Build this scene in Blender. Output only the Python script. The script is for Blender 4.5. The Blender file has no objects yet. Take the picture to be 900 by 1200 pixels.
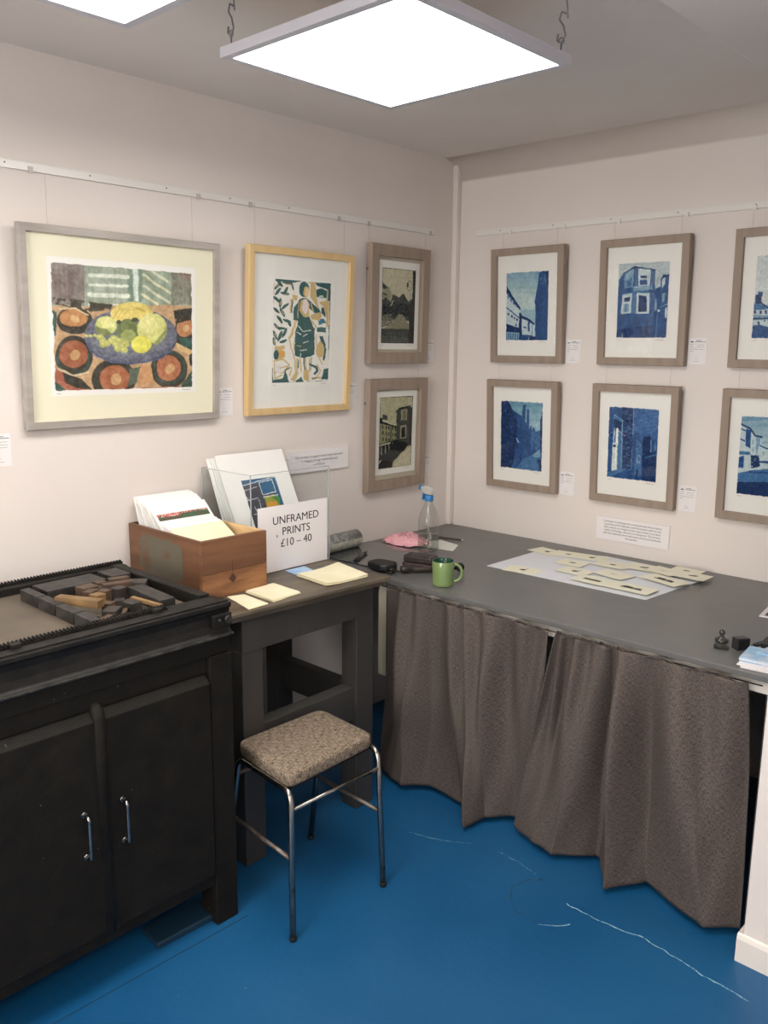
import bpy, bmesh, math, random
import numpy as np
from mathutils import Vector, Matrix, Euler
random.seed(7)
C = bpy.context.scene.collection
PI = math.pi

# ------------------------------------------------------------------ helpers
def lin(c):
    return tuple(((v/255.)/12.92 if v/255. <= .04045 else (((v/255.)+.055)/1.055)**2.4) for v in c)

def mat(name, col, rough=.6, metal=0., col2=None, scale=8., detail=4., bump=0., bscale=60., stretch=(1,1,1), mix=(.4,.6), spec=.5, rough2=None, coat=0.):
    m = bpy.data.materials.new(name); m.use_nodes = True
    nt = m.node_tree; b = nt.nodes['Principled BSDF']
    b.inputs['Base Color'].default_value = (*lin(col), 1)
    b.inputs['Roughness'].default_value = rough
    b.inputs['Metallic'].default_value = metal
    b.inputs['Specular IOR Level'].default_value = spec
    b.inputs['Coat Weight'].default_value = coat
    tc = nt.nodes.new('ShaderNodeTexCoord'); mp = nt.nodes.new('ShaderNodeMapping')
    mp.inputs['Scale'].default_value = stretch
    nt.links.new(tc.outputs['Object'], mp.inputs['Vector'])
    if col2:
        n = nt.nodes.new('ShaderNodeTexNoise'); n.inputs['Scale'].default_value = scale; n.inputs['Detail'].default_value = detail
        r = nt.nodes.new('ShaderNodeValToRGB')
        r.color_ramp.elements[0].position = mix[0]; r.color_ramp.elements[0].color = (*lin(col), 1)
        r.color_ramp.elements[1].position = mix[1]; r.color_ramp.elements[1].color = (*lin(col2), 1)
        nt.links.new(mp.outputs[0], n.inputs['Vector']); nt.links.new(n.outputs['Fac'], r.inputs['Fac'])
        nt.links.new(r.outputs['Color'], b.inputs['Base Color'])
        if rough2 is not None:
            mr = nt.nodes.new('ShaderNodeMapRange'); mr.inputs['From Min'].default_value = mix[0]; mr.inputs['From Max'].default_value = mix[1]
            mr.inputs['To Min'].default_value = rough; mr.inputs['To Max'].default_value = rough2
            nt.links.new(n.outputs['Fac'], mr.inputs['Value']); nt.links.new(mr.outputs[0], b.inputs['Roughness'])
    if bump:
        n2 = nt.nodes.new('ShaderNodeTexNoise'); n2.inputs['Scale'].default_value = bscale; n2.inputs['Detail'].default_value = 3
        bp = nt.nodes.new('ShaderNodeBump'); bp.inputs['Strength'].default_value = bump; bp.inputs['Distance'].default_value = .004
        nt.links.new(mp.outputs[0], n2.inputs['Vector']); nt.links.new(n2.outputs['Fac'], bp.inputs['Height']); nt.links.new(bp.outputs[0], b.inputs['Normal'])
    return m

def weave_mat(name, c1, c2, s1, thr=.5, rough=.9, c3=None, bump=.3):
    m = bpy.data.materials.new(name); m.use_nodes = True
    nt = m.node_tree; b = nt.nodes['Principled BSDF']; b.inputs['Roughness'].default_value = rough
    b.inputs['Specular IOR Level'].default_value = .25
    tc = nt.nodes.new('ShaderNodeUVMap'); tc.uv_map = 'UVMap'
    outs = []
    for sx, sy in ((1, .12), (.12, 1)):
        mp = nt.nodes.new('ShaderNodeMapping'); mp.inputs['Scale'].default_value = (sx*s1, sy*s1, 1)
        n = nt.nodes.new('ShaderNodeTexNoise'); n.inputs['Scale'].default_value = 1; n.inputs['Detail'].default_value = 1.5
        nt.links.new(tc.outputs['UV'], mp.inputs['Vector']); nt.links.new(mp.outputs[0], n.inputs['Vector']); outs.append(n.outputs['Fac'])
    a = nt.nodes.new('ShaderNodeMath'); a.operation = 'ADD'; nt.links.new(outs[0], a.inputs[0]); nt.links.new(outs[1], a.inputs[1])
    h = nt.nodes.new('ShaderNodeMath'); h.operation = 'MULTIPLY'; h.inputs[1].default_value = .5; nt.links.new(a.outputs[0], h.inputs[0])
    r = nt.nodes.new('ShaderNodeValToRGB')
    r.color_ramp.elements[0].position = thr-.1; r.color_ramp.elements[0].color = (*lin(c1), 1)
    r.color_ramp.elements[1].position = thr+.1; r.color_ramp.elements[1].color = (*lin(c2), 1)
    nt.links.new(h.outputs[0], r.inputs['Fac']); nt.links.new(r.outputs[0], b.inputs['Base Color'])
    bp = nt.nodes.new('ShaderNodeBump'); bp.inputs['Strength'].default_value = bump; bp.inputs['Distance'].default_value = .002
    nt.links.new(h.outputs[0], bp.inputs['Height']); nt.links.new(bp.outputs[0], b.inputs['Normal'])
    return m

def clear_mat(name, tint=(255, 255, 255), gloss=.04, rough=.02):
    m = bpy.data.materials.new(name); m.use_nodes = True
    nt = m.node_tree; nt.nodes.clear()
    o = nt.nodes.new('ShaderNodeOutputMaterial'); mx = nt.nodes.new('ShaderNodeMixShader')
    t = nt.nodes.new('ShaderNodeBsdfTransparent'); t.inputs['Color'].default_value = (*lin(tint), 1)
    g = nt.nodes.new('ShaderNodeBsdfGlossy'); g.inputs['Roughness'].default_value = rough
    f = nt.nodes.new('ShaderNodeLayerWeight'); f.inputs['Blend'].default_value = .5
    pw = nt.nodes.new('ShaderNodeMath'); pw.operation = 'POWER'; pw.inputs[1].default_value = 5.
    ad = nt.nodes.new('ShaderNodeMath'); ad.operation = 'MULTIPLY_ADD'; ad.inputs[1].default_value = .8; ad.inputs[2].default_value = gloss*.5
    nt.links.new(f.outputs['Facing'], pw.inputs[0]); nt.links.new(pw.outputs[0], ad.inputs[0]); nt.links.new(ad.outputs[0], mx.inputs['Fac'])
    nt.links.new(t.outputs[0], mx.inputs[1]); nt.links.new(g.outputs[0], mx.inputs[2]); nt.links.new(mx.outputs[0], o.inputs[0])
    return m

def obj(name, bm, m, parent=None, smooth=False, bevel=0., seg=2, loc=None, rot=None, auto=None):
    me = bpy.data.meshes.new(name); bm.to_mesh(me); bm.free()
    ms = m if isinstance(m, (list, tuple)) else [m]
    for x in ms: me.materials.append(x)
    if smooth:
        for p in me.polygons: p.use_smooth = True
    o = bpy.data.objects.new(name, me); C.objects.link(o)
    if parent: o.parent = parent
    if loc is not None: o.location = loc
    if rot is not None: o.rotation_euler = rot
    if bevel:
        b = o.modifiers.new('bevel', 'BEVEL'); b.width = bevel; b.segments = seg; b.limit_method = 'ANGLE'; b.angle_limit = .6
    return o

def thing(name, label, cat, loc=(0, 0, 0), rot=(0, 0, 0), group=None):
    o = bpy.data.objects.new(name, None); C.objects.link(o)
    o.location = loc; o.rotation_euler = rot if isinstance(rot, tuple) else (0, 0, rot)
    o.empty_display_size = .05
    o['label'] = label; o['category'] = cat
    if group: o['group'] = group
    return o

def tag(o, label, cat, group=None):
    o['label'] = label; o['category'] = cat
    if group: o['group'] = group
    return o

def struct(name, bm, m, **k):
    o = obj(name, bm, m, **k); o['kind'] = 'structure'; return o

def bx(bm, x0, x1, y0, y1, z0, z1, mi=0, M=None):
    vs = [Vector((x, y, z)) for x in (x0, x1) for y in (y0, y1) for z in (z0, z1)]
    if M is not None: vs = [M @ v for v in vs]
    v = [bm.verts.new(p) for p in vs]
    for f in ((0, 1, 3, 2), (4, 6, 7, 5), (0, 4, 5, 1), (2, 3, 7, 6), (0, 2, 6, 4), (1, 5, 7, 3)):
        fc = bm.faces.new([v[i] for i in f]); fc.material_index = mi
    return v

def NB(): return bmesh.new()
def box(*a, **k):
    b = NB(); bx(b, *a, **k); return b

def prism(bm, poly, z0, z1, mi=0, M=None):
    n = len(poly)
    P = lambda x, y, z: (M @ Vector((x, y, z))) if M is not None else Vector((x, y, z))
    a = [bm.verts.new(P(x, y, z0)) for x, y in poly]; b = [bm.verts.new(P(x, y, z1)) for x, y in poly]
    f = bm.faces.new(a[::-1]); f.material_index = mi
    f = bm.faces.new(b); f.material_index = mi
    for i in range(n):
        f = bm.faces.new((a[i], a[(i+1) % n], b[(i+1) % n], b[i])); f.material_index = mi
    bmesh.ops.recalc_face_normals(bm, faces=bm.faces)

def tube(bm, pts, r, n=10, mi=0, rs=None):
    pts = [Vector(p) for p in pts]; rings = []
    up = Vector((0, 0, 1))
    prev = None
    for i, p in enumerate(pts):
        if i == 0: d = pts[1]-p
        elif i == len(pts)-1: d = p-pts[i-1]
        else: d = (pts[i+1]-p).normalized()+(p-pts[i-1]).normalized()
        d.normalize()
        if prev is None:
            a = up if abs(d.z) < .9 else Vector((1, 0, 0))
            u = d.cross(a).normalized()
        else:
            u = (prev-d*prev.dot(d)).normalized()
        prev = u; w = d.cross(u)
        rr = rs[i] if rs else r
        rings.append([bm.verts.new(p+(u*math.cos(2*PI*k/n)+w*math.sin(2*PI*k/n))*rr) for k in range(n)])
    for a, b in zip(rings, rings[1:]):
        for k in range(n):
            f = bm.faces.new((a[k], a[(k+1) % n], b[(k+1) % n], b[k])); f.material_index = mi; f.smooth = True
    f = bm.faces.new(rings[0][::-1]); f.material_index = mi
    f = bm.faces.new(rings[-1]); f.material_index = mi

def arc(pts, c, r, a0, a1, ax='xz', n=6):
    for i in range(n+1):
        a = a0+(a1-a0)*i/n; u, v = r*math.cos(a), r*math.sin(a)
        pts.append((c[0]+u, c[1], c[2]+v) if ax == 'xz' else (c[0], c[1]+u, c[2]+v) if ax == 'yz' else (c[0]+u, c[1]+v, c[2]))
    return pts

def lathe(bm, prof, n=32, cx=0, cy=0, mi=0, cap=False):
    rings = []
    for r, z in prof:
        rings.append([bm.verts.new((cx+r*math.cos(2*PI*k/n), cy+r*math.sin(2*PI*k/n), z)) for k in range(n)])
    for a, b in zip(rings, rings[1:]):
        for k in range(n):
            f = bm.faces.new((a[k], a[(k+1) % n], b[(k+1) % n], b[k])); f.material_index = mi; f.smooth = True
    if cap:
        bm.faces.new(rings[0][::-1]); bm.faces.new(rings[-1])

def text_bm(bm, body, size, M, align='LEFT', depth=.0002, bold=0., spacing=1., mi=0):
    cu = bpy.data.curves.new('t', 'FONT'); cu.body = body; cu.size = size; cu.align_x = align
    cu.offset = bold; cu.space_line = spacing; cu.resolution_u = 3
    o = bpy.data.objects.new('t', cu); C.objects.link(o)
    dg = bpy.context.evaluated_depsgraph_get(); dg.update()
    me = bpy.data.meshes.new_from_object(o.evaluated_get(dg))
    me.transform(M)
    k = len(bm.faces); bm.from_mesh(me)
    bm.faces.ensure_lookup_table()
    for f in bm.faces[k:]: f.material_index = mi
    bpy.data.objects.remove(o); bpy.data.curves.remove(cu); bpy.data.meshes.remove(me)

# upright text matrix in a frame's local space (x right, z up, facing -y)
def TM(x, y, z, sx=1.): return Matrix.Translation((x, y, z)) @ Matrix.Rotation(PI/2, 4, 'X') @ Matrix.Diagonal((sx, 1, 1, 1))

def dup(root, loc, rot=None, label=None):
    r = root.copy(); C.objects.link(r); r.location = loc
    if rot is not None: r.rotation_euler = rot
    if label: r['label'] = label
    for ch in list(root.children):
        c = ch.copy(); C.objects.link(c); c.parent = r
        for g in ch.children:
            d = g.copy(); C.objects.link(d); d.parent = c
    return r

# ------------------------------------------------------------------ materials
M_wall = mat('painted_plaster', (226, 217, 210), .75, col2=(221, 211, 203), scale=1.3, bump=.25, bscale=14, mix=(.35, .7))
M_ceil = mat('painted_ceiling', (229, 222, 216), .85, col2=(223, 215, 208), scale=2.2, bump=.5, bscale=9, mix=(.3, .7))
M_skirt = mat('gloss_white_paint', (226, 218, 208), .35)
M_worn = mat('worn_paint', (150, 190, 205), .7, col2=(35, 105, 150), scale=90, mix=(.45, .62))
M_seam = mat('seam_dark', (12, 40, 62), .7)
M_floormark = mat('dark_scuff', (45, 62, 62), .7, col2=(20, 75, 110), scale=60, mix=(.45, .6))

def floor_mat():
    m = mat('blue_floor_paint', (16, 78, 122), .38, col2=(22, 86, 130), scale=3, detail=6, bump=.35, bscale=26, mix=(.3, .7), spec=.45, rough2=.5)
    nt = m.node_tree; b = nt.nodes['Principled BSDF']
    src = b.inputs['Base Color'].links[0].from_socket
    n = nt.nodes.new('ShaderNodeTexNoise'); n.inputs['Scale'].default_value = 38; n.inputs['Detail'].default_value = 8
    r = nt.nodes.new('ShaderNodeValToRGB'); r.color_ramp.elements[0].position = .73; r.color_ramp.elements[0].color = (0, 0, 0, 1)
    r.color_ramp.elements[1].position = .80; r.color_ramp.elements[1].color = (1, 1, 1, 1)
    mx = nt.nodes.new('ShaderNodeMix'); mx.data_type = 'RGBA'; mx.inputs[7].default_value = (*lin((110, 150, 170)), 1)
    tc = nt.nodes.new('ShaderNodeTexCoord')
    nt.links.new(tc.outputs['Object'], n.inputs['Vector']); nt.links.new(n.outputs['Fac'], r.inputs['Fac'])
    nt.links.new(r.outputs['Color'], mx.inputs[0]); nt.links.new(src, mx.inputs[6]); nt.links.new(mx.outputs[2], b.inputs['Base Color'])
    return m
M_floor = floor_mat()
M_black = mat('black_enamel', (17, 14, 9), .6, col2=(28, 24, 17), scale=16, detail=8, bump=.5, bscale=55, mix=(.35, .75), rough2=.7, spec=.22)
def speck(m, col, scale=70, lo=.72, hi=.78):
    nt = m.node_tree; b = nt.nodes['Principled BSDF']
    src = b.inputs['Base Color'].links[0].from_socket
    n = nt.nodes.new('ShaderNodeTexNoise'); n.inputs['Scale'].default_value = scale; n.inputs['Detail'].default_value = 6
    r = nt.nodes.new('ShaderNodeValToRGB'); r.color_ramp.elements[0].position = lo; r.color_ramp.elements[0].color = (0, 0, 0, 1)
    r.color_ramp.elements[1].position = hi; r.color_ramp.elements[1].color = (1, 1, 1, 1)
    mx = nt.nodes.new('ShaderNodeMix'); mx.data_type = 'RGBA'; mx.inputs[7].default_value = (*lin(col), 1)
    tc = nt.nodes.new('ShaderNodeTexCoord')
    nt.links.new(tc.outputs['Object'], n.inputs['Vector']); nt.links.new(n.outputs['Fac'], r.inputs['Fac'])
    nt.links.new(r.outputs['Color'], mx.inputs[0]); nt.links.new(src, mx.inputs[6]); nt.links.new(mx.outputs[2], b.inputs['Base Color'])
speck(M_black, (120, 112, 100))
M_iron = mat('dark_iron', (17, 15, 13), .55, col2=(31, 28, 24), scale=25, detail=6, mix=(.4, .7), bump=.3, spec=.3)
M_ironedge = mat('rubbed_iron', (62, 59, 54), .4, metal=.3, col2=(36, 33, 30), scale=30, mix=(.4, .6))
M_bed = mat('grey_brown_bed', (105, 94, 80), .6, col2=(84, 76, 66), scale=7, detail=8, mix=(.35, .7), bump=.15)
M_lead = mat('grey_spacing_metal', (62, 59, 56), .5, metal=.2, col2=(38, 36, 34), scale=30, mix=(.4, .6))
M_tbl = mat('dark_grey_painted_wood', (56, 54, 51), .48, col2=(64, 61, 58), scale=9, stretch=(1, 1, .3), bump=.2, mix=(.4, .7))
speck(M_tbl, (92, 88, 82), 34, .74, .8)
M_tbltop = mat('worn_dark_table_top', (108, 96, 80), .4, col2=(74, 66, 56), scale=7, detail=7, stretch=(3, .6, 1), mix=(.35, .65), bump=.2)
M_counter = mat('grey_counter_paint', (104, 103, 101), .34, col2=(97, 96, 95), scale=6, detail=8, bump=.22, bscale=18, mix=(.35, .7), spec=.5)
speck(M_counter, (135, 133, 130), 26, .74, .82)
M_chrome = mat('chrome', (160, 156, 150), .22, metal=1., col2=(120, 112, 104), scale=30, mix=(.5, .8), rough2=.3)
M_rust = mat('dull_steel', (96, 78, 66), .45, metal=.7, col2=(120, 112, 104), scale=30, mix=(.4, .6))
M_white = mat('white_paper', (232, 227, 226), .8)
M_card = mat('white_mount_card', (240, 238, 233), .8)
M_cream = mat('cream_mount', (232, 227, 200), .8)
M_paper = mat('white_backing', (232, 230, 222), .8)
M_beige = mat('beige_mount', (182, 172, 152), .8)
M_sheet = mat('print_paper', (236, 234, 226), .8)
M_yel = mat('cream_paper', (240, 232, 200), .8, col2=(234, 225, 190), scale=10)
M_cardy = mat('pale_cream_card', (238, 234, 212), .8)
M_ink = mat('black_ink', (28, 28, 30), .7)
M_grey_ink = mat('grey_ink', (120, 118, 118), .8)
M_fr_taupe = mat('taupe_wood', (156, 139, 124), .6, col2=(143, 125, 110), scale=30, stretch=(1, 1, .08), bump=.15, mix=(.35, .7))
M_fr_grey = mat('limed_grey_wood', (176, 168, 160), .6, col2=(146, 138, 130), scale=34, detail=8, stretch=(.1, 1, .5), bump=.3, mix=(.35, .7))
M_fr_pine = mat('pale_yellow_wood', (216, 186, 134), .5, col2=(206, 174, 122), scale=20, stretch=(1, 1, .1), mix=(.35, .7))
M_glass = clear_mat('picture_glass', gloss=.035)
M_acryl = clear_mat('clear_acrylic', tint=(253, 254, 254), gloss=.03, rough=.04)
M_wrap = clear_mat('clear_wrap', gloss=.12, rough=.12)
M_edge = mat('acrylic_edge', (168, 172, 172), .25)
M_wire = mat('clear_nylon', (190, 184, 176), .4)
M_alu = mat('white_rail', (228, 224, 218), .28, spec=.6)
M_steel = mat('grey_steel', (120, 118, 115), .35, metal=.8)
M_tweed = weave_mat('tweed', (74, 62, 51), (166, 148, 128), 430, .5, bump=.9)
M_curt = weave_mat('curtain_cloth', (60, 53, 49), (108, 97, 90), 850, .5, bump=.3, rough=.75)
M_lining = mat('pale_lining', (196, 170, 150), .85)
M_crate = mat('stained_pine', (122, 84, 56), .55, col2=(92, 58, 38), scale=5, detail=6, stretch=(.6, .6, 5), mix=(.35, .7), bump=.2)
M_crate_in = mat('bare_pine', (214, 180, 132), .7, col2=(200, 164, 116), scale=8, stretch=(1, 1, 4))
M_patch = mat('faded_grey_patch', (98, 92, 76), .6, col2=(104, 70, 46), scale=13, detail=8, mix=(.56, .74))
M_knot = mat('dark_knot', (70, 40, 26), .6)

# ------------------------------------------------------------------ painting canvas (traced in picture coordinates)
def vnoise(h, w, cells, seed, octs=3):
    rng = np.random.RandomState(seed); out = np.zeros((h, w)); amp = 1.; tot = 0
    for o in range(octs):
        cx = cells*(2**o); cy = max(2, int(cx*h/w)); g = rng.rand(cy+2, cx+2)
        yy = np.linspace(0, cy, h, endpoint=False); xx = np.linspace(0, cx, w, endpoint=False)
        y0 = yy.astype(int); x0 = xx.astype(int); fy = (yy-y0)[:, None]; fx = (xx-x0)[None, :]
        fy = fy*fy*(3-2*fy); fx = fx*fx*(3-2*fx)
        a = g[np.ix_(y0, x0)]; b = g[np.ix_(y0, x0+1)]; c = g[np.ix_(y0+1, x0)]; d = g[np.ix_(y0+1, x0+1)]
        out += amp*((a*(1-fx)+b*fx)*(1-fy)+(c*(1-fx)+d*fx)*fy); tot += amp; amp *= .5
    return out/tot

class Cv:
    def __init__(s, w, h, quad, bg, seed=1, warp=6.):
        s.w, s.h = w, h; s.seed = seed
        A = []; B = []
        for (u, v), (x, y) in zip(((0, 0), (1, 0), (1, 1), (0, 1)), quad):
            A.append([u, v, 1, 0, 0, 0, -u*x, -v*x]); B.append(x); A.append([0, 0, 0, u, v, 1, -u*y, -v*y]); B.append(y)
        H = np.append(np.linalg.solve(np.array(A, float), np.array(B, float)), 1).reshape(3, 3)
        s.U, s.V = np.meshgrid((np.arange(w)+.5)/w, (np.arange(h)+.5)/h)
        q = H[2, 0]*s.U+H[2, 1]*s.V+1
        s.X = (H[0, 0]*s.U+H[0, 1]*s.V+H[0, 2])/q+warp*(vnoise(h, w, 14, seed+50)-.5)*2
        s.Y = (H[1, 0]*s.U+H[1, 1]*s.V+H[1, 2])/q+warp*(vnoise(h, w, 14, seed+51)-.5)*2
        s.c = np.zeros((h, w, 3)); s.c[:] = bg
    def put(s, m, col, a=1.):
        m = (m*a)[..., None] if m.dtype != bool else (m.astype(float)*a)[..., None]
        s.c = s.c*(1-m)+np.array(col, float)*m
    def inpoly(s, pts):
        ins = np.zeros((s.h, s.w), bool); n = len(pts)
        for i in range(n):
            x1, y1 = pts[i]; x2, y2 = pts[(i+1) % n]
            if y1 == y2: continue
            c = ((y1 > s.Y) != (y2 > s.Y)) & (s.X < (x2-x1)*(s.Y-y1)/(y2-y1)+x1)
            ins ^= c
        return ins
    def poly(s, pts, col, a=1., tex=0., cells=30):
        m = s.inpoly(pts)
        if tex: m = m & (vnoise(s.h, s.w, cells, s.seed+7) > tex)
        s.put(m, col, a)
    def ell(s, cx, cy, rx, ry, col, ang=0., a=1., ring=None):
        dx = s.X-cx; dy = s.Y-cy; ca, sa = math.cos(ang), math.sin(ang)
        d = ((dx*ca+dy*sa)/rx)**2+((-dx*sa+dy*ca)/ry)**2
        m = d < 1
        if ring: m &= d > ring
        s.put(m, col, a)
    def line(s, pts, wd, col, a=1.):
        m = np.zeros((s.h, s.w), bool)
        for (x1, y1), (x2, y2) in zip(pts, pts[1:]):
            dx, dy = x2-x1, y2-y1; L = dx*dx+dy*dy+1e-9
            t = np.clip(((s.X-x1)*dx+(s.Y-y1)*dy)/L, 0, 1)
            m |= (s.X-x1-t*dx)**2+(s.Y-y1-t*dy)**2 < (wd/2)**2
        s.put(m, col, a)
    def mott(s, amt, cells=24, seed=3, stretch=None):
        n = (vnoise(s.h, s.w, cells, seed)-.5)*2*amt
        s.c = np.clip(s.c+n[..., None], 0, 255)
    def streak(s, amt, seed=5, vert=True):
        n = vnoise(s.h, s.w, 60, seed, 1)
        n = (n.mean(0)[None, :] if vert else n.mean(1)[:, None])*np.ones((s.h, s.w))
        r = np.random.RandomState(seed).rand(s.w if vert else s.h)-.5
        n = (r[None, :] if vert else r[:, None])*np.ones((s.h, s.w))
        s.c = np.clip(s.c+(n*amt)[..., None], 0, 255)
    def ragged(s, col, mar=.02):
        n = vnoise(s.h, s.w, 26, s.seed+9)
        d = np.minimum(np.minimum(s.U, 1-s.U), np.minimum(s.V, 1-s.V))
        s.put(d < mar*(n*1.6-.25), col)
    def blur(s, k=1):
        for _ in range(k):
            p = np.pad(s.c, ((1, 1), (1, 1), (0, 0)), 'edge')
            s.c = (p[:-2, 1:-1]+p[2:, 1:-1]+p[1:-1, :-2]+p[1:-1, 2:]+4*p[1:-1, 1:-1])/8.

def M_art_():
    m = bpy.data.materials.new('printed_ink_image'); m.use_nodes = True; nt = m.node_tree; b = nt.nodes['Principled BSDF']
    a = nt.nodes.new('ShaderNodeAttribute'); a.attribute_name = 'Col'; nt.links.new(a.outputs['Color'], b.inputs['Base Color'])
    b.inputs['Roughness'].default_value = .8; b.inputs['Specular IOR Level'].default_value = .2
    return m
M_art = M_art_()

def art_mesh(name, cv, x0, x1, z0, z1, y, parent, gain=1.0):
    w, h = cv.w, cv.h
    xs = np.linspace(x0, x1, w); zs = np.linspace(z1, z0, h)
    X, Z = np.meshgrid(xs, zs); co = np.stack([X, np.full_like(X, y), Z], -1).reshape(-1, 3)
    idx = np.arange(w*h).reshape(h, w)
    f = np.stack([idx[:-1, :-1], idx[1:, :-1], idx[1:, 1:], idx[:-1, 1:]], -1).reshape(-1, 4)
    me = bpy.data.meshes.new(name)
    me.vertices.add(w*h); me.vertices.foreach_set('co', co.ravel())
    me.loops.add(f.size); me.loops.foreach_set('vertex_index', f.ravel())
    me.polygons.add(len(f)); me.polygons.foreach_set('loop_start', np.arange(len(f))*4)
    me.update(calc_edges=True)
    c = np.clip(cv.c*gain/255., 0, 1); c = np.where(c <= .04045, c/12.92, ((c+.055)/1.055)**2.4)
    rgba = np.ones((w*h, 4)); rgba[:, :3] = c.reshape(-1, 3)
    at = me.color_attributes.new('Col', 'FLOAT_COLOR', 'POINT'); at.data.foreach_set('color', rgba.ravel())
    me.materials.append(M_art)
    o = bpy.data.objects.new(name, me); C.objects.link(o); o.parent = parent
    return o

PAP = (236, 233, 224)
B0, B1, B2, B3, B4 = (26, 50, 92), (38, 76, 124), (66, 108, 150), (120, 154, 176), (184, 200, 202)

def art_gable():      # street under a tall dark gable
    c = Cv(150, 200, [(172, 200), (665, 150), (662, 998), (172, 1005)], (150, 180, 190), 11)
    for i in range(8): c.poly([(160, 150+i*60), (700, 130+i*60), (700, 200+i*60), (160, 215+i*60)], [(122, 156, 176), (132, 166, 182), (144, 174, 184), (152, 180, 186), (164, 188, 190), (174, 194, 194), (180, 198, 196), (184, 202, 198)][i])
    c.blur(4); c.mott(12, 8)
    c.poly([(550, 180), (700, 130), (700, 1020), (515, 1020), (512, 560), (498, 545), (530, 380)], B1)
    c.poly([(560, 185), (640, 175), (640, 330), (560, 330)], B2, tex=.5)
    c.poly([(620, 100), (700, 100), (700, 320), (640, 320)], B0)
    c.poly([(160, 345), (335, 630), (325, 900), (160, 800)], B4)
    c.poly([(160, 340), (180, 360), (338, 615), (330, 640), (285, 585), (210, 480), (160, 420)], B0)
    for k in range(5): c.poly([(190+k*30, 440+k*42), (205+k*30, 450+k*42), (208+k*30, 520+k*30), (192+k*30, 500+k*30)], B2)
    c.line([(165, 600), (330, 735)], 12, B1)
    for x, y in ((200, 690), (240, 715), (270, 735), (300, 750), (290, 815)): c.poly([(x-9, y-16), (x+9, y-10), (x+9, y+16), (x-9, y+10)], B0)
    c.poly([(160, 800), (330, 850), (330, 910), (160, 900)], B0)
    c.poly([(160, 900), (320, 915), (320, 1020), (160, 1020)], B3)
    for k in range(6): c.line([(180+k*26, 925), (180+k*26, 1000)], 8, B1)
    c.poly([(325, 660), (355, 680), (360, 1020), (325, 1020)], B0)
    c.poly([(355, 700), (440, 745), (500, 790), (505, 960), (360, 940)], B4)
    c.poly([(345, 695), (440, 735), (505, 795), (500, 815), (430, 770), (350, 730)], B0)
    c.poly([(425, 760), (450, 775), (448, 890), (425, 885)], B1)
    c.poly([(375, 830), (410, 840), (410, 855), (375, 850)], B1); c.line([(480, 800), (480, 940)], 8, B2)
    c.poly([(360, 930), (450, 930), (420, 1020), (330, 1020)], B1)
    c.poly([(450, 930), (520, 960), (520, 1020), (440, 1020)], B0)
    c.mott(20, 40); c.ragged(PAP, .012); c.blur(1); return c

def art_bay():        # corner house with two storeys of bay windows
    c = Cv(150, 200, [(175, 165), (715, 125), (684, 960), (150, 975)], (172, 186, 188), 12)
    c.mott(10, 7)
    c.poly([(160, 370), (225, 270), (350, 195), (560, 220), (560, 440), (620, 400), (640, 280), (720, 275), (690, 980), (140, 990)], B2)
    c.poly([(155, 700), (690, 700), (690, 980), (140, 990)], B1)
    c.poly([(155, 880), (690, 800), (690, 980), (140, 990)], B0, tex=.42, cells=20)
    c.poly([(155, 390), (230, 270), (235, 700), (155, 700)], B1, tex=.3)
    c.line([(225, 272), (345, 203), (565, 228)], 16, B0)
    c.poly([(340, 210), (385, 215), (385, 430), (330, 440)], B1, tex=.4, cells=50)
    c.poly([(505, 230), (560, 240), (555, 700), (500, 690)], B1, tex=.35, cells=50)
    c.poly([(385, 215), (510, 225), (505, 400), (385, 400)], B4); c.poly([(405, 290), (475, 292), (475, 320), (405, 318)], B0); c.poly([(400, 335), (475, 335), (475, 390), (400, 388)], B1)
    c.poly([(245, 270), (335, 215), (325, 410), (240, 430)], B3); c.poly([(255, 340), (315, 320), (312, 400), (252, 415)], B2)
    c.poly([(240, 430), (310, 415), (310, 470), (240, 480)], B1)
    c.poly([(330, 405), (520, 405), (545, 440), (335, 460)], B3)
    c.poly([(370, 475), (505, 480), (500, 700), (360, 700)], B4); c.poly([(390, 505), (475, 508), (470, 680), (385, 680)], B0)
    c.line([(430, 510), (428, 680)], 5, B2); c.line([(388, 590), (472, 592)], 6, B2)
    c.poly([(220, 500), (320, 480), (305, 700), (200, 710)], B4); c.poly([(240, 530), (300, 520), (290, 570), (235, 580)], B0); c.poly([(232, 600), (290, 590), (282, 685), (225, 690)], B3); c.line([(255, 600), (250, 690)], 8, B2)
    c.poly([(555, 440), (620, 400), (600, 950), (540, 950)], B1)
    c.poly([(620, 330), (660, 280), (720, 280), (690, 950), (590, 950)], B1, a=.8)
    c.line([(625, 325), (650, 282), (720, 285)], 12, B0)
    c.poly([(635, 320), (665, 305), (660, 380), (630, 430)], B4); c.poly([(635, 480), (670, 470), (660, 570), (632, 575)], B3); c.line([(620, 625), (700, 585)], 8, B3)
    c.poly([(560, 540), (580, 540), (575, 660), (555, 660)], B3); c.line([(590, 660), (570, 950)], 14, B2); c.ell(600, 665, 16, 16, B4)
    c.poly([(665, 640), (690, 620), (685, 740), (668, 740)], B4)
    c.line([(215, 920), (215, 975)], 6, B4)
    c.mott(24, 44); c.mott(18, 12, 9); c.ragged(PAP, .012); c.blur(1); return c

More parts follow.
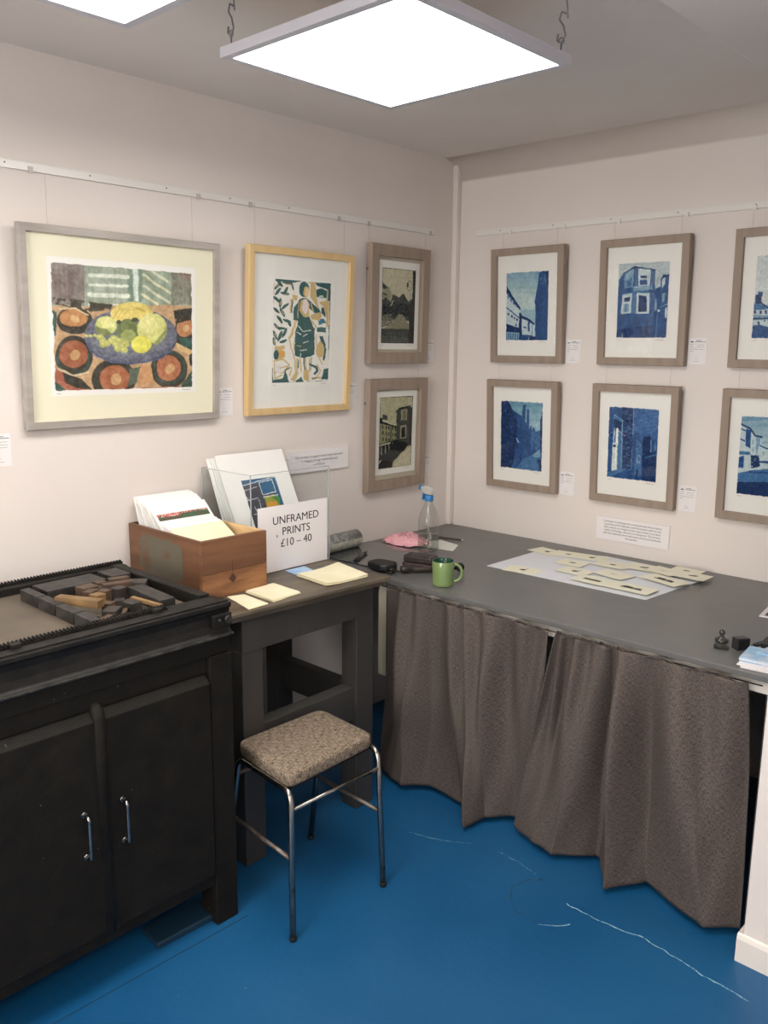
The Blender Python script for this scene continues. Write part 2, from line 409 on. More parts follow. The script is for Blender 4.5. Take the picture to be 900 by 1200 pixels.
def art_chimney():    # row of stone houses with a big chimney
    c = Cv(150, 200, [(386, -269), (1307, -328), (1176, 932), (298, 931)], (196, 204, 202), 13)
    c.mott(8, 6)
    c.poly([(280, 430), (450, 420), (700, 560), (900, 560), (1100, 380), (1400, 500), (1400, 1000), (250, 1000)], B3)
    c.poly([(335, 450), (440, 420), (560, 520), (330, 530)], B2)
    c.poly([(365, 300), (445, 300), (440, 430), (355, 430)], B0); c.poly([(400, 262), (460, 262), (455, 330), (440, 330), (400, 300)], B1)
    c.line([(440, 420), (560, 510), (760, 600)], 16, B0)
    c.poly([(330, 520), (700, 510), (700, 590), (325, 600)], B4)
    for x in (355, 430, 505, 600, 680): c.poly([(x-14, 530), (x+14, 528), (x+14, 575), (x-14, 578)], B0)
    c.poly([(310, 640), (760, 620), (760, 645), (310, 660)], B0)
    c.poly([(330, 670), (760, 655), (760, 800), (330, 800)], B4)
    c.poly([(390, 685), (415, 685), (415, 760), (390, 760)], B0); c.poly([(475, 670), (495, 670), (495, 695), (475, 695)], B0)
    c.poly([(280, 760), (400, 730), (560, 770), (1400, 700), (1400, 1000), (250, 1000)], B1)
    c.poly([(800, 250), (1000, 260), (1100, 400), (1100, 740), (760, 740), (760, 400)], B2); c.poly([(830, 420), (920, 420), (920, 520), (830, 520)], B0)
    c.mott(26, 40); c.ragged(PAP, .012); c.blur(1); return c

def art_alley():      # dark lane with tall chimneys
    c = Cv(150, 200, [(118, 148), (635, 175), (635, 1040), (140, 975)], (112, 150, 170), 14)
    for i in range(4): c.poly([(100, 140+i*90), (650, 140+i*90), (650, 250+i*90), (100, 250+i*90)], [(104, 146, 166), (116, 156, 172), (128, 166, 178), (138, 172, 182)][i])
    c.blur(5); c.mott(8, 7)
    c.poly([(100, 120), (200, 150), (270, 275), (385, 350), (470, 500), (545, 540), (620, 540), (640, 760), (500, 840), (400, 890), (310, 1050), (100, 1020)], B1)
    c.poly([(100, 120), (200, 155), (260, 280), (330, 420), (300, 900), (250, 1020), (100, 1000)], B0, tex=.3, cells=16)
    c.poly([(385, 205), (422, 200), (422, 440), (380, 440)], B1); c.poly([(440, 260), (468, 262), (468, 500), (435, 480)], B1)
    c.poly([(478, 475), (500, 475), (500, 560), (478, 560)], B1); c.poly([(515, 490), (540, 495), (540, 560), (515, 560)], B1)
    c.poly([(480, 540), (610, 530), (615, 760), (500, 780)], B2, tex=.4, cells=40)
    c.poly([(640, 240), (605, 400), (615, 1060), (650, 1060)], B0)
    c.poly([(615, 755), (500, 830), (405, 885), (310, 1060), (640, 1060)], B2); c.poly([(600, 760), (510, 840), (560, 860), (612, 850)], B3)
    c.poly([(640, 870), (575, 890), (620, 1040), (650, 1050)], B0)
    c.line([(322, 625), (348, 672)], 12, B4)
    c.line([(335, 700), (335, 740)], 10, B0)
    c.mott(24, 50); c.mott(16, 14, 8); c.ragged(PAP, .014); c.blur(1); return c

def art_sash():       # open sash window and rubble wall, rooftops beyond
    c = Cv(150, 200, [(135, 98), (693, 130), (664, 990), (118, 918)], (52, 92, 142), 15)
    for i in range(6): c.line([(400, 180+i*45), (700, 120+i*45)], 20, (68, 110, 156), .5)
    c.blur(3)
    c.poly([(110, 80), (410, 110), (390, 960), (100, 930)], B1)
    c.poly([(280, 110), (405, 125), (385, 830), (290, 830)], B0)
    rng = random.Random(3)
    for k in range(46):
        x = rng.uniform(290, 390); y = rng.uniform(130, 850); c.line([(x-14, y), (x+16, y+rng.uniform(-12, 12))], 7, B2)
    c.line([(405, 130), (400, 560), (385, 830)], 8, B3)
    c.poly([(180, 190), (290, 270), (290, 830), (180, 860)], B2); c.poly([(190, 240), (275, 290), (270, 380), (190, 380)], B0)
    c.line([(190, 200), (290, 268)], 10, B3); c.line([(283, 270), (275, 820)], 10, B3)
    c.poly([(215, 355), (240, 350), (236, 560), (212, 560)], (225, 228, 220)); c.line([(197, 350), (190, 530)], 9, B4)
    c.poly([(178, 520), (232, 520), (228, 840), (168, 850)], (200, 210, 205)); c.poly([(185, 540), (215, 545), (212, 575), (182, 570)], B0)
    c.line([(215, 560), (212, 830)], 8, (232, 232, 222))
    c.line([(240, 380), (310, 445)], 7, (180, 160, 190)); c.line([(140, 430), (200, 380)], 5, (180, 160, 190))
    c.poly([(120, 860), (290, 820), (300, 850), (140, 930)], B2)
    c.poly([(400, 430), (430, 385), (475, 395), (480, 460), (505, 520), (520, 980), (385, 965)], B1)
    c.poly([(440, 470), (500, 540), (510, 900), (420, 900)], B2, tex=.35, cells=40); c.poly([(452, 665), (485, 660), (480, 760), (452, 760)], B3); c.poly([(460, 680), (478, 678), (475, 745), (460, 745)], B1); c.poly([(440, 825), (465, 825), (462, 940), (440, 940)], B0)
    c.poly([(512, 455), (600, 450), (605, 640), (508, 650)], B0)
    c.line([(605, 500), (600, 630)], 9, B3); c.line([(650, 520), (650, 605)], 7, B3)
    c.poly([(500, 670), (540, 650), (640, 630), (700, 600), (700, 1000), (510, 985)], B0); c.line([(545, 700), (660, 660)], 18, B2)
    c.poly([(615, 510), (640, 500), (640, 640), (615, 640)], B1); c.poly([(665, 510), (700, 470), (700, 640), (665, 640)], B1)
    c.mott(26, 50); c.mott(14, 14, 8); c.ragged(PAP, .014); c.blur(1); return c

def art_street():     # curved terrace and dark road
    c = Cv(150, 200, [(228, 153), (903, 194), (810, 1091), (166, 1013)], (140, 168, 180), 16)
    for i in range(5): c.line([(180, 200+i*70), (1000, 160+i*90)], 40, [(96, 138, 168), (120, 156, 176), (150, 178, 186), (168, 190, 192), (178, 198, 196)][i], .8)
    c.blur(6)
    c.poly([(200, 240), (330, 300), (380, 360), (430, 380), (440, 480), (560, 540), (700, 520), (900, 560), (900, 800), (190, 800)], B4)
    c.line([(205, 245), (320, 300), (375, 375), (440, 395)], 20, B0); c.line([(430, 490), (560, 550), (760, 560)], 14, B1)
    c.poly([(275, 300), (330, 320), (320, 520), (270, 490)], B1); c.poly([(380, 390), (430, 400), (425, 480), (380, 600)], B3)
    c.line([(215, 295), (265, 325)], 14, B1); c.line([(215, 415), (262, 440)], 16, B1)
    for x, y in ((350, 430), (350, 510), (460, 560), (520, 600), (600, 620)): c.line([(x, y), (x, y+40)], 10, B3)
    c.poly([(190, 550), (320, 560), (320, 590), (190, 590)], B2); c.poly([(195, 620), (250, 600), (245, 730), (192, 730)], B1)
    c.poly([(325, 590), (415, 600), (420, 720), (330, 740)], B0, tex=.3, cells=30); c.poly([(250, 640), (310, 590), (300, 740), (250, 740)], B4)
    c.line([(420, 670), (900, 680)], 22, B1)
    c.poly([(185, 790), (330, 760), (560, 740), (900, 720), (900, 900), (180, 900)], B2); c.line([(300, 780), (900, 800)], 22, B1)
    c.poly([(160, 885), (900, 895), (900, 1130), (150, 1100)], B0)
    c.mott(20, 44); c.ragged(PAP, .012); c.blur(1); return c

G0, G1, G2, G3 = (32, 32, 30), (66, 68, 62), (116, 114, 98), (196, 190, 160)
def art_lamp():       # sepia path through trees with a street lamp
    c = Cv(110, 220, [(135, 205), (480, 235), (458, 1000), (115, 995)], G3, 17)
    c.mott(8, 8)
    c.poly([(110, 360), (200, 410), (230, 480), (215, 560), (110, 600)], (150, 146, 122)); c.poly([(110, 350), (170, 390), (190, 420), (150, 430), (110, 400)], G1); c.line([(130, 470), (180, 490)], 14, G1)
    c.poly([(110, 560), (170, 520), (220, 560), (240, 480), (280, 500), (300, 520), (350, 475), (375, 520), (400, 560), (470, 500), (470, 760), (110, 760)], G1)
    c.poly([(140, 600), (250, 560), (460, 600), (460, 720), (300, 700), (150, 720)], G0, tex=.4, cells=22)
    c.poly([(110, 700), (230, 690), (260, 780), (140, 830), (110, 820)], G2, tex=.35)
    c.poly([(300, 690), (340, 690), (400, 790), (400, 870), (130, 860), (240, 770)], (136, 132, 108))
    c.poly([(110, 840), (460, 850), (460, 1020), (100, 1020)], G1); c.poly([(110, 860), (460, 860), (460, 1020), (100, 1020)], (84, 86, 76), tex=.5)
    c.poly([(448, 225), (490, 230), (465, 1020), (400, 1020), (410, 600), (440, 540)], G0)
    c.ell(410, 395, 28, 55, G2, ring=.72); c.poly([(382, 365), (400, 365), (402, 410), (384, 410)], G0); c.line([(425, 400), (420, 560)], 6, G2)
    c.line([(215, 600), (245, 550)], 8, G3)
    c.line([(130, 200), (485, 232)], 22, G0); c.line([(132, 200), (112, 1000)], 14, G0); c.line([(112, 1000), (462, 1003)], 20, G0)
    c.mott(20, 30); c.blur(1); return c

def art_hill():       # green-black etching of a sloping street
    c = Cv(110, 220, [(158, 158), (540, 150), (500, 945), (125, 995)], (178, 174, 140), 18)
    c.mott(16, 10)
    c.poly([(350, 320), (390, 290), (490, 265), (530, 300), (520, 720), (330, 760)], G1); c.line([(350, 325), (385, 292), (500, 268)], 14, G0)
    c.poly([(400, 310), (470, 300), (465, 430), (395, 430)], (156, 150, 116)); c.poly([(420, 320), (460, 318), (455, 425), (415, 425)], (120, 118, 92))
    c.poly([(385, 490), (460, 480), (455, 640), (380, 640)], (150, 146, 116)); c.poly([(400, 515), (445, 510), (440, 625), (398, 628)], G0)
    c.poly([(480, 280), (540, 290), (520, 720), (480, 700)], G0)
    c.poly([(150, 430), (190, 420), (340, 510), (340, 680), (270, 700), (140, 800)], (140, 138, 100)); c.poly([(150, 395), (340, 490), (350, 520), (270, 490), (150, 460)], G0)
    c.poly([(180, 415), (330, 480), (330, 495), (180, 440)], G3)
    for x in (185, 225, 255, 300, 330):
        for y in (490, 560, 630): c.line([(x, y+(x-180)*.15), (x, y+30+(x-180)*.15)], 13, G0)
    c.poly([(165, 400), (185, 400), (185, 360), (240, 375), (240, 430)], G1)
    c.poly([(275, 500), (285, 500), (275, 760), (265, 760)], G0)
    c.poly([(140, 790), (150, 700), (330, 660), (330, 780), (220, 850), (135, 930)], G0)
    for k in range(4): c.poly([(165+k*42, 740-k*18), (172+k*42, 735-k*18), (172+k*42, 830-k*22), (165+k*42, 835-k*22)], G3)
    c.poly([(150, 710), (270, 680), (270, 695), (150, 730)], G3)
    c.poly([(130, 900), (280, 820), (270, 850), (130, 940)], G3)
    c.poly([(330, 650), (480, 700), (440, 760), (300, 900), (280, 980), (120, 1010), (130, 940)], G0)
    c.poly([(500, 735), (400, 800), (290, 960), (500, 940)], G3, a=.9)
    c.line([(155, 155), (545, 150)], 18, G0); c.line([(157, 155), (122, 1000)], 14, G0); c.line([(122, 998), (500, 948)], 16, G0); c.line([(540, 150), (502, 948)], 14, G0)
    c.mott(22, 34); c.blur(1); return c

def art_woman():      # green and ochre block print of a standing woman
    T, O, W = (62, 96, 94), (204, 178, 122), (230, 228, 218)
    c = Cv(170, 290, [(90, 100), (635, 140), (615, 1100), (70, 1110)], W, 19, warp=7)
    P, L, E = c.poly, c.line, c.ell
    P([(420, 130), (480, 130), (500, 300), (540, 430), (470, 560), (440, 420), (430, 300)], O); P([(590, 150), (620, 150), (610, 560), (590, 560)], O)
    P([(480, 135), (635, 140), (630, 310), (605, 310), (605, 200), (500, 170)], T); P([(490, 205), (540, 190), (595, 215), (590, 285), (500, 275)], T)
    P([(520, 265), (560, 255), (560, 290), (520, 290)], (180, 200, 180)); P([(550, 370), (585, 390), (580, 470), (540, 430)], T); P([(520, 320), (600, 310), (600, 470), (590, 460), (560, 360)], O)
    P([(515, 490), (570, 480), (590, 520), (520, 545)], (70, 120, 140)); P([(500, 570), (590, 565), (590, 615), (500, 610)], T)
    P([(110, 100), (340, 105), (345, 130), (250, 140), (110, 125)], T); L([(180, 140), (260, 145), (275, 200)], 14, T); P([(270, 250), (320, 260), (310, 310), (270, 300)], O); L([(200, 150), (260, 160)], 10, O)
    L([(260, 300), (255, 420)], 18, O); L([(268, 310), (262, 420)], 10, T); L([(95, 150), (85, 330)], 9, O)
    lv = [(130, 170, -.9, 46), (150, 150, .9, 40), (130, 225, -.9, 44), (200, 240, .2, 46), (205, 215, -1.1, 44), (120, 300, .8, 44), (155, 330, 1.6, 42), (200, 360, -.7, 42), (115, 400, .7, 42), (175, 420, 1.1, 50), (150, 490, 1.0, 46), (215, 500, .3, 42), (120, 560, .8, 44), (165, 575, .1, 40), (240, 530, 1.2, 30), (105, 640, 1.2, 50), (150, 650, 1.9, 54), (190, 620, -1.1, 54), (95, 700, 1.4, 40), (180, 700, -.4, 36)]
    for i, (x, y, a, r) in enumerate(lv): E(x, y, r, 13, T, a); E(x+3, y+2, r*.6, 4, O if i % 3 == 0 else (70, 96, 80), a)
    P([(95, 750), (190, 740), (200, 780), (95, 780)], O); E(145, 830, 56, 54, O); E(112, 830, 26, 48, T); E(165, 820, 26, 30, (222, 160, 80))
    L([(90, 890), (190, 880), (240, 930), (180, 1010), (90, 1000)], 12, O); L([(95, 900), (100, 1090)], 10, O); P([(110, 930), (170, 920), (160, 1010), (110, 1010)], (222, 216, 214))
    P([(75, 1080), (180, 1060), (200, 980), (240, 1110), (75, 1115)], T); L([(110, 1060), (170, 1030)], 14, O)
    # figure: white halo, skirt, shawl, head
    P([(340, 150), (440, 140), (440, 280), (540, 420), (490, 560), (480, 860), (420, 1100), (250, 1100), (280, 870), (220, 700), (290, 480), (270, 380), (330, 280)], W)
    E(378, 200, 48, 74, T); E(398, 225, 28, 52, O); E(405, 225, 20, 40, (226, 198, 150)); L([(395, 200), (395, 240)], 5, O)
    P([(340, 290), (400, 285), (520, 390), (540, 430), (480, 430), (430, 380), (420, 480), (300, 510), (275, 500), (280, 380)], T)
    P([(345, 310), (400, 290), (430, 350), (425, 470), (370, 460), (335, 400)], O); E(390, 365, 30, 70, (228, 214, 208)); L([(330, 320), (320, 470)], 8, O); L([(440, 330), (470, 420)], 10, O)
    P([(440, 450), (520, 420), (550, 450), (530, 500), (450, 490)], O); L([(450, 500), (490, 560), (470, 600)], 14, O)
    P([(330, 480), (430, 460), (475, 580), (480, 830), (380, 870), (290, 840), (290, 640)], T)
    L([(320, 550), (370, 605), (440, 600)], 9, W); L([(310, 615), (345, 635)], 8, W); L([(370, 655), (410, 635)], 8, W); L([(370, 720), (420, 705)], 7, W); L([(310, 745), (350, 750)], 8, O); L([(340, 790), (400, 785)], 7, W); L([(345, 850), (350, 820)], 7, W)
    L([(300, 510), (270, 610), (240, 670)], 24, O); L([(300, 515), (275, 610)], 10, (226, 198, 150)); L([(240, 680), (255, 760), (290, 880), (300, 1000)], 12, O); L([(280, 700), (285, 800)], 7, O)
    for x in (310, 345, 395, 430): L([(x, 870), (x+4, 1000)], 13, O)
    L([(380, 870), (385, 980)], 12, T); L([(325, 880), (325, 960)], 8, T); L([(450, 860), (445, 980)], 8, T)
    P([(250, 1080), (300, 1000), (330, 1010), (290, 1100)], O); P([(370, 990), (420, 980), (430, 1100), (380, 1080)], O); L([(260, 960), (240, 1040)], 12, O)
    L([(440, 930), (500, 960), (510, 990), (480, 1020)], 22, T); L([(500, 930), (545, 990), (500, 1050)], 12, O)
    P([(490, 640), (620, 630), (610, 920), (560, 930), (500, 850)], W); L([(495, 640), (500, 820), (560, 930)], 10, O)
    E(540, 780, 42, 80, O); P([(530, 650), (560, 650), (590, 760), (570, 890), (585, 760), (540, 700)], T); L([(560, 680), (588, 780), (570, 880)], 18, T)
    P([(570, 980), (620, 970), (615, 1080), (550, 1080)], T); L([(460, 1070), (540, 1060)], 18, O); L([(460, 1070), (500, 1062)], 8, T); P([(300, 1090), (350, 1050), (380, 1100), (300, 1110)], T)
    L([(625, 320), (620, 900)], 10, T); L([(75, 960), (80, 1100)], 9, T); L([(180, 1110), (600, 1100)], 8, T); L([(150, 960), (230, 940)], 12, O); L([(200, 990), (240, 960)], 12, T)
    c.mott(8, 40); c.blur(1); return c

def art_fruit():      # plate of fruit on a patterned cloth before a shutter
    c = Cv(300, 260, [(42, 45), (858, 100), (860, 765), (80, 790)], (150, 168, 140), 20, warp=5)
    P, L, E = c.poly, c.line, c.ell
    P([(30, 30), (240, 50), (250, 300), (50, 290)], (140, 128, 118)); P([(40, 90), (180, 90), (180, 260), (50, 260)], (128, 108, 102), a=.6, tex=.3)
    P([(730, 90), (870, 100), (870, 280), (740, 290)], (132, 132, 112)); P([(780, 90), (860, 100), (860, 140), (790, 140)], (150, 112, 96), .6)
    P([(240, 60), (500, 60), (500, 300), (240, 300)], (158, 172, 146)); P([(565, 70), (735, 90), (735, 290), (565, 270)], (150, 166, 136))
    P([(485, 70), (515, 70), (520, 270), (485, 270)], (118, 142, 118)); P([(512, 70), (545, 72), (550, 265), (525, 268)], (206, 222, 204)); P([(545, 72), (568, 72), (568, 270), (550, 268)], (124, 146, 122))
    for y, w in ((120, 22), (175, 16), (232, 26), (290, 14)): L([(268, y), (485, y+(8 if y != 175 else 6))], w, (218, 226, 202))
    for k, (x0, y0, x1, y1) in enumerate(((600, 75, 715, 150), (575, 115, 730, 220), (575, 180, 725, 275), (570, 230, 660, 285))): L([(x0, y0), (x1, y1)], 14, (226, 222, 170) if k % 2 else (212, 214, 178))
    c.blur(1); c.streak(20, 4, True)
    P([(40, 300), (300, 300), (700, 290), (870, 290), (870, 800), (60, 800)], (206, 158, 104))
    c.mott(18, 16, 31)
    P([(50, 320), (85, 340), (80, 470), (50, 490)], (44, 84, 70)); P([(60, 250), (250, 270), (400, 290), (390, 320), (280, 330), (60, 290)], (78, 72, 56), tex=.4)
    DK = (62, 58, 46); DG = (58, 82, 64)
    for x, y, rx, ry in ((185, 385, 100, 78), (185, 585, 105, 115), (410, 720, 125, 120), (725, 660, 105, 110), (825, 450, 70, 110)): E(x, y, rx, ry, DK)
    for x, y, rx, ry in ((725, 650, 92, 98), (180, 600, 92, 100)): E(x, y, rx, ry, DG, ring=.75)
    for x, y, rx, ry, col in ((180, 370, 78, 50, (204, 132, 66)), (182, 575, 80, 78, (176, 92, 54)), (415, 715, 88, 76, (184, 98, 54)), (722, 655, 70, 76, (192, 106, 62)), (815, 420, 48, 55, (206, 130, 72))):
        E(x, y, rx, ry, col); E(x+8, y+5, rx*.35, ry*.4, (232, 190, 116), .5, a=.7)
    L([(100, 660), (180, 700), (260, 680)], 12, (224, 196, 148)); L([(100, 320), (190, 315), (260, 350)], 9, (224, 196, 148))
    P([(560, 650), (620, 640), (640, 740), (550, 760)], (218, 150, 88)); P([(500, 660), (560, 650), (540, 740), (490, 760)], (92, 106, 84))
    P([(70, 640), (160, 720), (280, 790), (80, 795)], (182, 92, 60)); P([(120, 680), (230, 720), (290, 780), (200, 770), (140, 740)], DK); P([(75, 730), (140, 780), (80, 795)], (48, 88, 76))
    P([(780, 480), (870, 480), (870, 540), (800, 530)], (48, 88, 76)); P([(800, 740), (870, 650), (870, 790), (780, 790)], (58, 84, 66)); P([(760, 500), (870, 560), (860, 590), (780, 550)], (228, 182, 106))
    P([(750, 320), (870, 300), (870, 370), (760, 400)], DK, tex=.3); L([(260, 790), (780, 765)], 14, (190, 90, 66)); P([(840, 580), (870, 560), (870, 640), (845, 640)], (50, 50, 44))
    E(505, 475, 268, 158, (70, 74, 92)); E(505, 466, 264, 156, (104, 106, 124)); E(505, 470, 215, 116, (116, 120, 130))
    c.c = np.where(((np.abs(c.c-np.array((104, 106, 124))).sum(-1) < 40) | (np.abs(c.c-np.array((116, 120, 130))).sum(-1) < 12))[..., None], c.c+((vnoise(c.h, c.w, 70, 5)-.5)*50)[..., None], c.c)
    L([(245, 500), (290, 580), (400, 620), (540, 630), (680, 600), (750, 540)], 6, (86, 104, 150))
    Y = (238, 212, 92)
    P([(385, 390), (390, 330), (430, 290), (520, 270), (590, 285), (635, 335), (600, 350), (550, 380), (470, 390), (430, 385)], Y)
    for k in range(3): L([(400+k*26, 370-k*2), (430+k*30, 325), (510+k*20, 300+k*8), (590, 320+k*6)], 5, (214, 178, 66))
    E(362, 412, 60, 56, (206, 214, 104)); E(372, 395, 40, 34, (232, 230, 130)); P([(305, 415), (370, 435), (400, 460), (360, 475), (310, 450)], (132, 140, 76))
    E(488, 440, 64, 68, (112, 128, 64)); E(492, 470, 44, 36, (160, 172, 84)); E(435, 388, 14, 12, (60, 66, 44)); E(528, 378, 18, 12, (60, 66, 44))
    E(628, 428, 86, 88, (222, 222, 112)); E(600, 405, 50, 50, (236, 232, 132)); P([(640, 510), (700, 440), (705, 410), (715, 450), (660, 520), (600, 510)], (150, 160, 74))
    for x, y in ((345, 498), (370, 515), (395, 500), (420, 520), (440, 500), (350, 520), (430, 545), (460, 530), (465, 550), (410, 485), (475, 515), (330, 480), (305, 470), (275, 472), (252, 470)): E(x, y, 22 if x > 320 else 14, 18 if x > 320 else 8, (196, 196, 86)); E(x-5, y-4, 9, 7, (220, 218, 120))
    E(565, 520, 60, 52, (244, 236, 70)); E(565, 520, 60, 52, (214, 196, 80), ring=.86)
    c.mott(22, 60); c.mott(16, 22, 77); c.blur(1); g = c.c.mean(-1, keepdims=True); c.c = g+(c.c-g)*.74; c.c = c.c*.93+12; c.ragged(PAP, .01); return c

def art_window_print():   # dark blue lino print with window panes
    c = Cv(110, 150, [(120, 195), (565, 150), (700, 620), (300, 680)], (66, 68, 76), 21, warp=5)
    c.poly([(110, 180), (570, 140), (700, 480), (600, 480), (520, 200), (150, 240)], (46, 92, 130)); c.poly([(540, 150), (570, 150), (700, 480), (660, 480)], (60, 120, 160))
    c.line([(150, 245), (340, 200), (560, 155)], 9, (220, 228, 230)); c.line([(560, 160), (640, 340), (700, 470)], 6, (190, 214, 226))
    c.poly([(350, 215), (520, 180), (560, 300), (400, 330)], (40, 96, 134)); c.line([(350, 215), (520, 180), (560, 300), (395, 330), (350, 215)], 9, (220, 228, 230))
    c.poly([(405, 350), (580, 330), (600, 440), (440, 470)], (150, 150, 60)); c.poly([(430, 400), (560, 380), (570, 440), (440, 450)], (206, 150, 60)); c.poly([(500, 350), (590, 340), (600, 420), (560, 390)], (70, 140, 70)); c.line([(400, 350), (580, 325)], 9, (220, 228, 230))
    c.line([(440, 490), (690, 455)], 10, (150, 200, 224))
    for q in (((170, 290), (330, 250)), ((180, 350), (240, 390)), ((190, 385), (330, 360)), ((340, 370), (370, 470)), ((280, 440), (320, 490)), ((270, 510), (430, 490)), ((150, 265), (200, 400))): c.line(list(q), 7, (206, 210, 214))
    c.mott(16, 40); c.blur(1); return c

# ------------------------------------------------------------------ room
RX, RY, RZ = 4.3, -5.6, 2.567
struct('floor', box(-.1, RX+.1, RY-.1, .1, -.1, 0), M_floor)
b = NB()
def strip(bm, pts, w, z=.0006, mi=0, jit=0., rng=random.Random(2)):
    out = []
    for (x1, y1), (x2, y2) in zip(pts, pts[1:]):
        n = max(2, int(math.hypot(x2-x1, y2-y1)/.018))
        for i in range(n): out.append((x1+(x2-x1)*i/n+rng.uniform(-jit, jit), y1+(y2-y1)*i/n+rng.uniform(-jit, jit)))
    out.append(pts[-1])
    L = []
    for i, p in enumerate(out):
        a = out[max(0, i-1)]; c = out[min(len(out)-1, i+1)]; dx, dy = c[0]-a[0], c[1]-a[1]; l = math.hypot(dx, dy)+1e-9
        ww = w*(.5+rng.random()) if jit else w
        L.append((bm.verts.new((p[0]-dy/l*ww/2, p[1]+dx/l*ww/2, z)), bm.verts.new((p[0]+dy/l*ww/2, p[1]-dx/l*ww/2, z))))
    for (a, b_), (c, d) in zip(L, L[1:]):
        f = bm.faces.new((a, b_, d, c)); f.material_index = mi
strip(b, [(1.476, -1.231), (1.619, -1.23), (1.734, -1.209), (1.911, -1.239), (2.046, -1.249)], .0035, mi=0, jit=.004)
strip(b, [(1.158, -1.147), (1.24, -1.15), (1.327, -1.167)], .002, mi=0, jit=.003)
strip(b, [(.86, -1.27), (.98, -1.23), (1.07, -1.17)], .002, mi=0, jit=.003)
strip(b, [(1.472, -1.371), (1.51, -1.345), (1.539, -1.307)], .003, mi=0, jit=.003)
strip(b, [(1.334, -1.323), (1.31, -1.27), (1.33, -1.2)], .003, mi=2, jit=.003)
strip(b, [(1.334, -1.323), (1.39, -1.37), (1.472, -1.371)], .002, mi=2, jit=.003)
strip(b, [(.77, -3.2), (.787, -2.554), (.808, -1.951)], .0035, mi=1)
prism(b, [(1.345, -1.19), (1.362, -1.188), (1.366, -1.178), (1.352, -1.176)], .0005, .003, mi=2)
struct('trim_3', b, [M_worn, M_seam, M_floormark])
struct('ceiling', box(-.1, RX+.1, RY-.1, .1, RZ, RZ+.1), M_ceil)
struct('wall_left', box(-.1, 0, RY-.1, .1, 0, RZ), M_wall)
struct('wall_back', box(0, RX+.1, 0, .1, 0, RZ), M_wall)
b = NB(); n_ = 14; r_ = .10; v0 = []; v1 = []
for i in range(n_+1):
    a = PI/2*i/n_; y, z = -r_+r_*math.sin(a), RZ-r_+r_*math.cos(a); v0.append(b.verts.new((.0, y, z))); v1.append(b.verts.new((RX, y, z)))
for i in range(n_): f = b.faces.new((v0[i], v1[i], v1[i+1], v0[i+1])); f.smooth = True
for L_, x in ((v0, 0), (v1, RX)): b.faces.new(L_+[b.verts.new((x, 0, RZ))])
struct('trim_5', b, M_wall)      # coved corner between back wall and ceiling
struct('wall_right', box(RX, RX+.1, RY-.1, 0, 0, RZ), M_wall)
b = NB(); bx(b, 0, .9, RY-.1, RY, 0, RZ); bx(b, 3.1, RX, RY-.1, RY, 0, RZ); bx(b, .9, 3.1, RY-.1, RY, 0, .9); bx(b, .9, 3.1, RY-.1, RY, 2.3, RZ)
struct('wall_front', b, M_wall)
M_fill = bpy.data.materials.new('fill_glow_pane'); M_fill.use_nodes = True
nt = M_fill.node_tree; nt.nodes.clear(); o_ = nt.nodes.new('ShaderNodeOutputMaterial'); e_ = nt.nodes.new('ShaderNodeEmission')
e_.inputs['Color'].default_value = (1, .965, .93, 1); e_.inputs['Strength'].default_value = 11.5; nt.links.new(e_.outputs[0], o_.inputs[0])
struct('added_fill_window', box(.9, 3.1, RY-.06, RY-.05, .9, 2.3), M_fill)  # unseen glowing window, added behind the camera to brighten walls and ceiling
b = NB()
for x in (.9, 1.98, 3.04): bx(b, x, x+.06, RY-.05, RY-.01, .9, 2.3)
for z in (.9, 2.24): bx(b, .96, 3.04, RY-.05, RY-.012, z, z+.06)
struct('trim_4', b, M_skirt)  # frame bars of the added window
struct('trim_1', box(0, .03, -.034, 0, .816, RZ), M_wall, bevel=.006)                 # boxed pipe in the corner
struct('wall_partition', box(1.972, RX, -1.108, -1.02, 0, RZ), M_wall, bevel=.004)
b = NB(); poly = [(-1.118, 0), (-1.118, .07), (-1.114, .082), (-1.108, .086), (-1.108, 0)]
vs0 = [b.verts.new((1.958, y, z)) for y, z in poly]; vs1 = [b.verts.new((RX, y, z)) for y, z in poly]
for i in range(len(poly)-1): b.faces.new((vs0[i], vs1[i], vs1[i+1], vs0[i+1]))
b.faces.new(vs0); 
bx(b, 1.958, 1.972, -1.108, -1.02, 0, .084)
bmesh.ops.recalc_face_normals(b, faces=b.faces)
struct('baseboard_partition', b, M_skirt)
# lowered strip of ceiling on the right
struct('trim_2', box(1.645, 2.7, RY, 0, 2.5, RZ), M_ceil, bevel=.01)
# small worn plaster bits where counter meets the corner

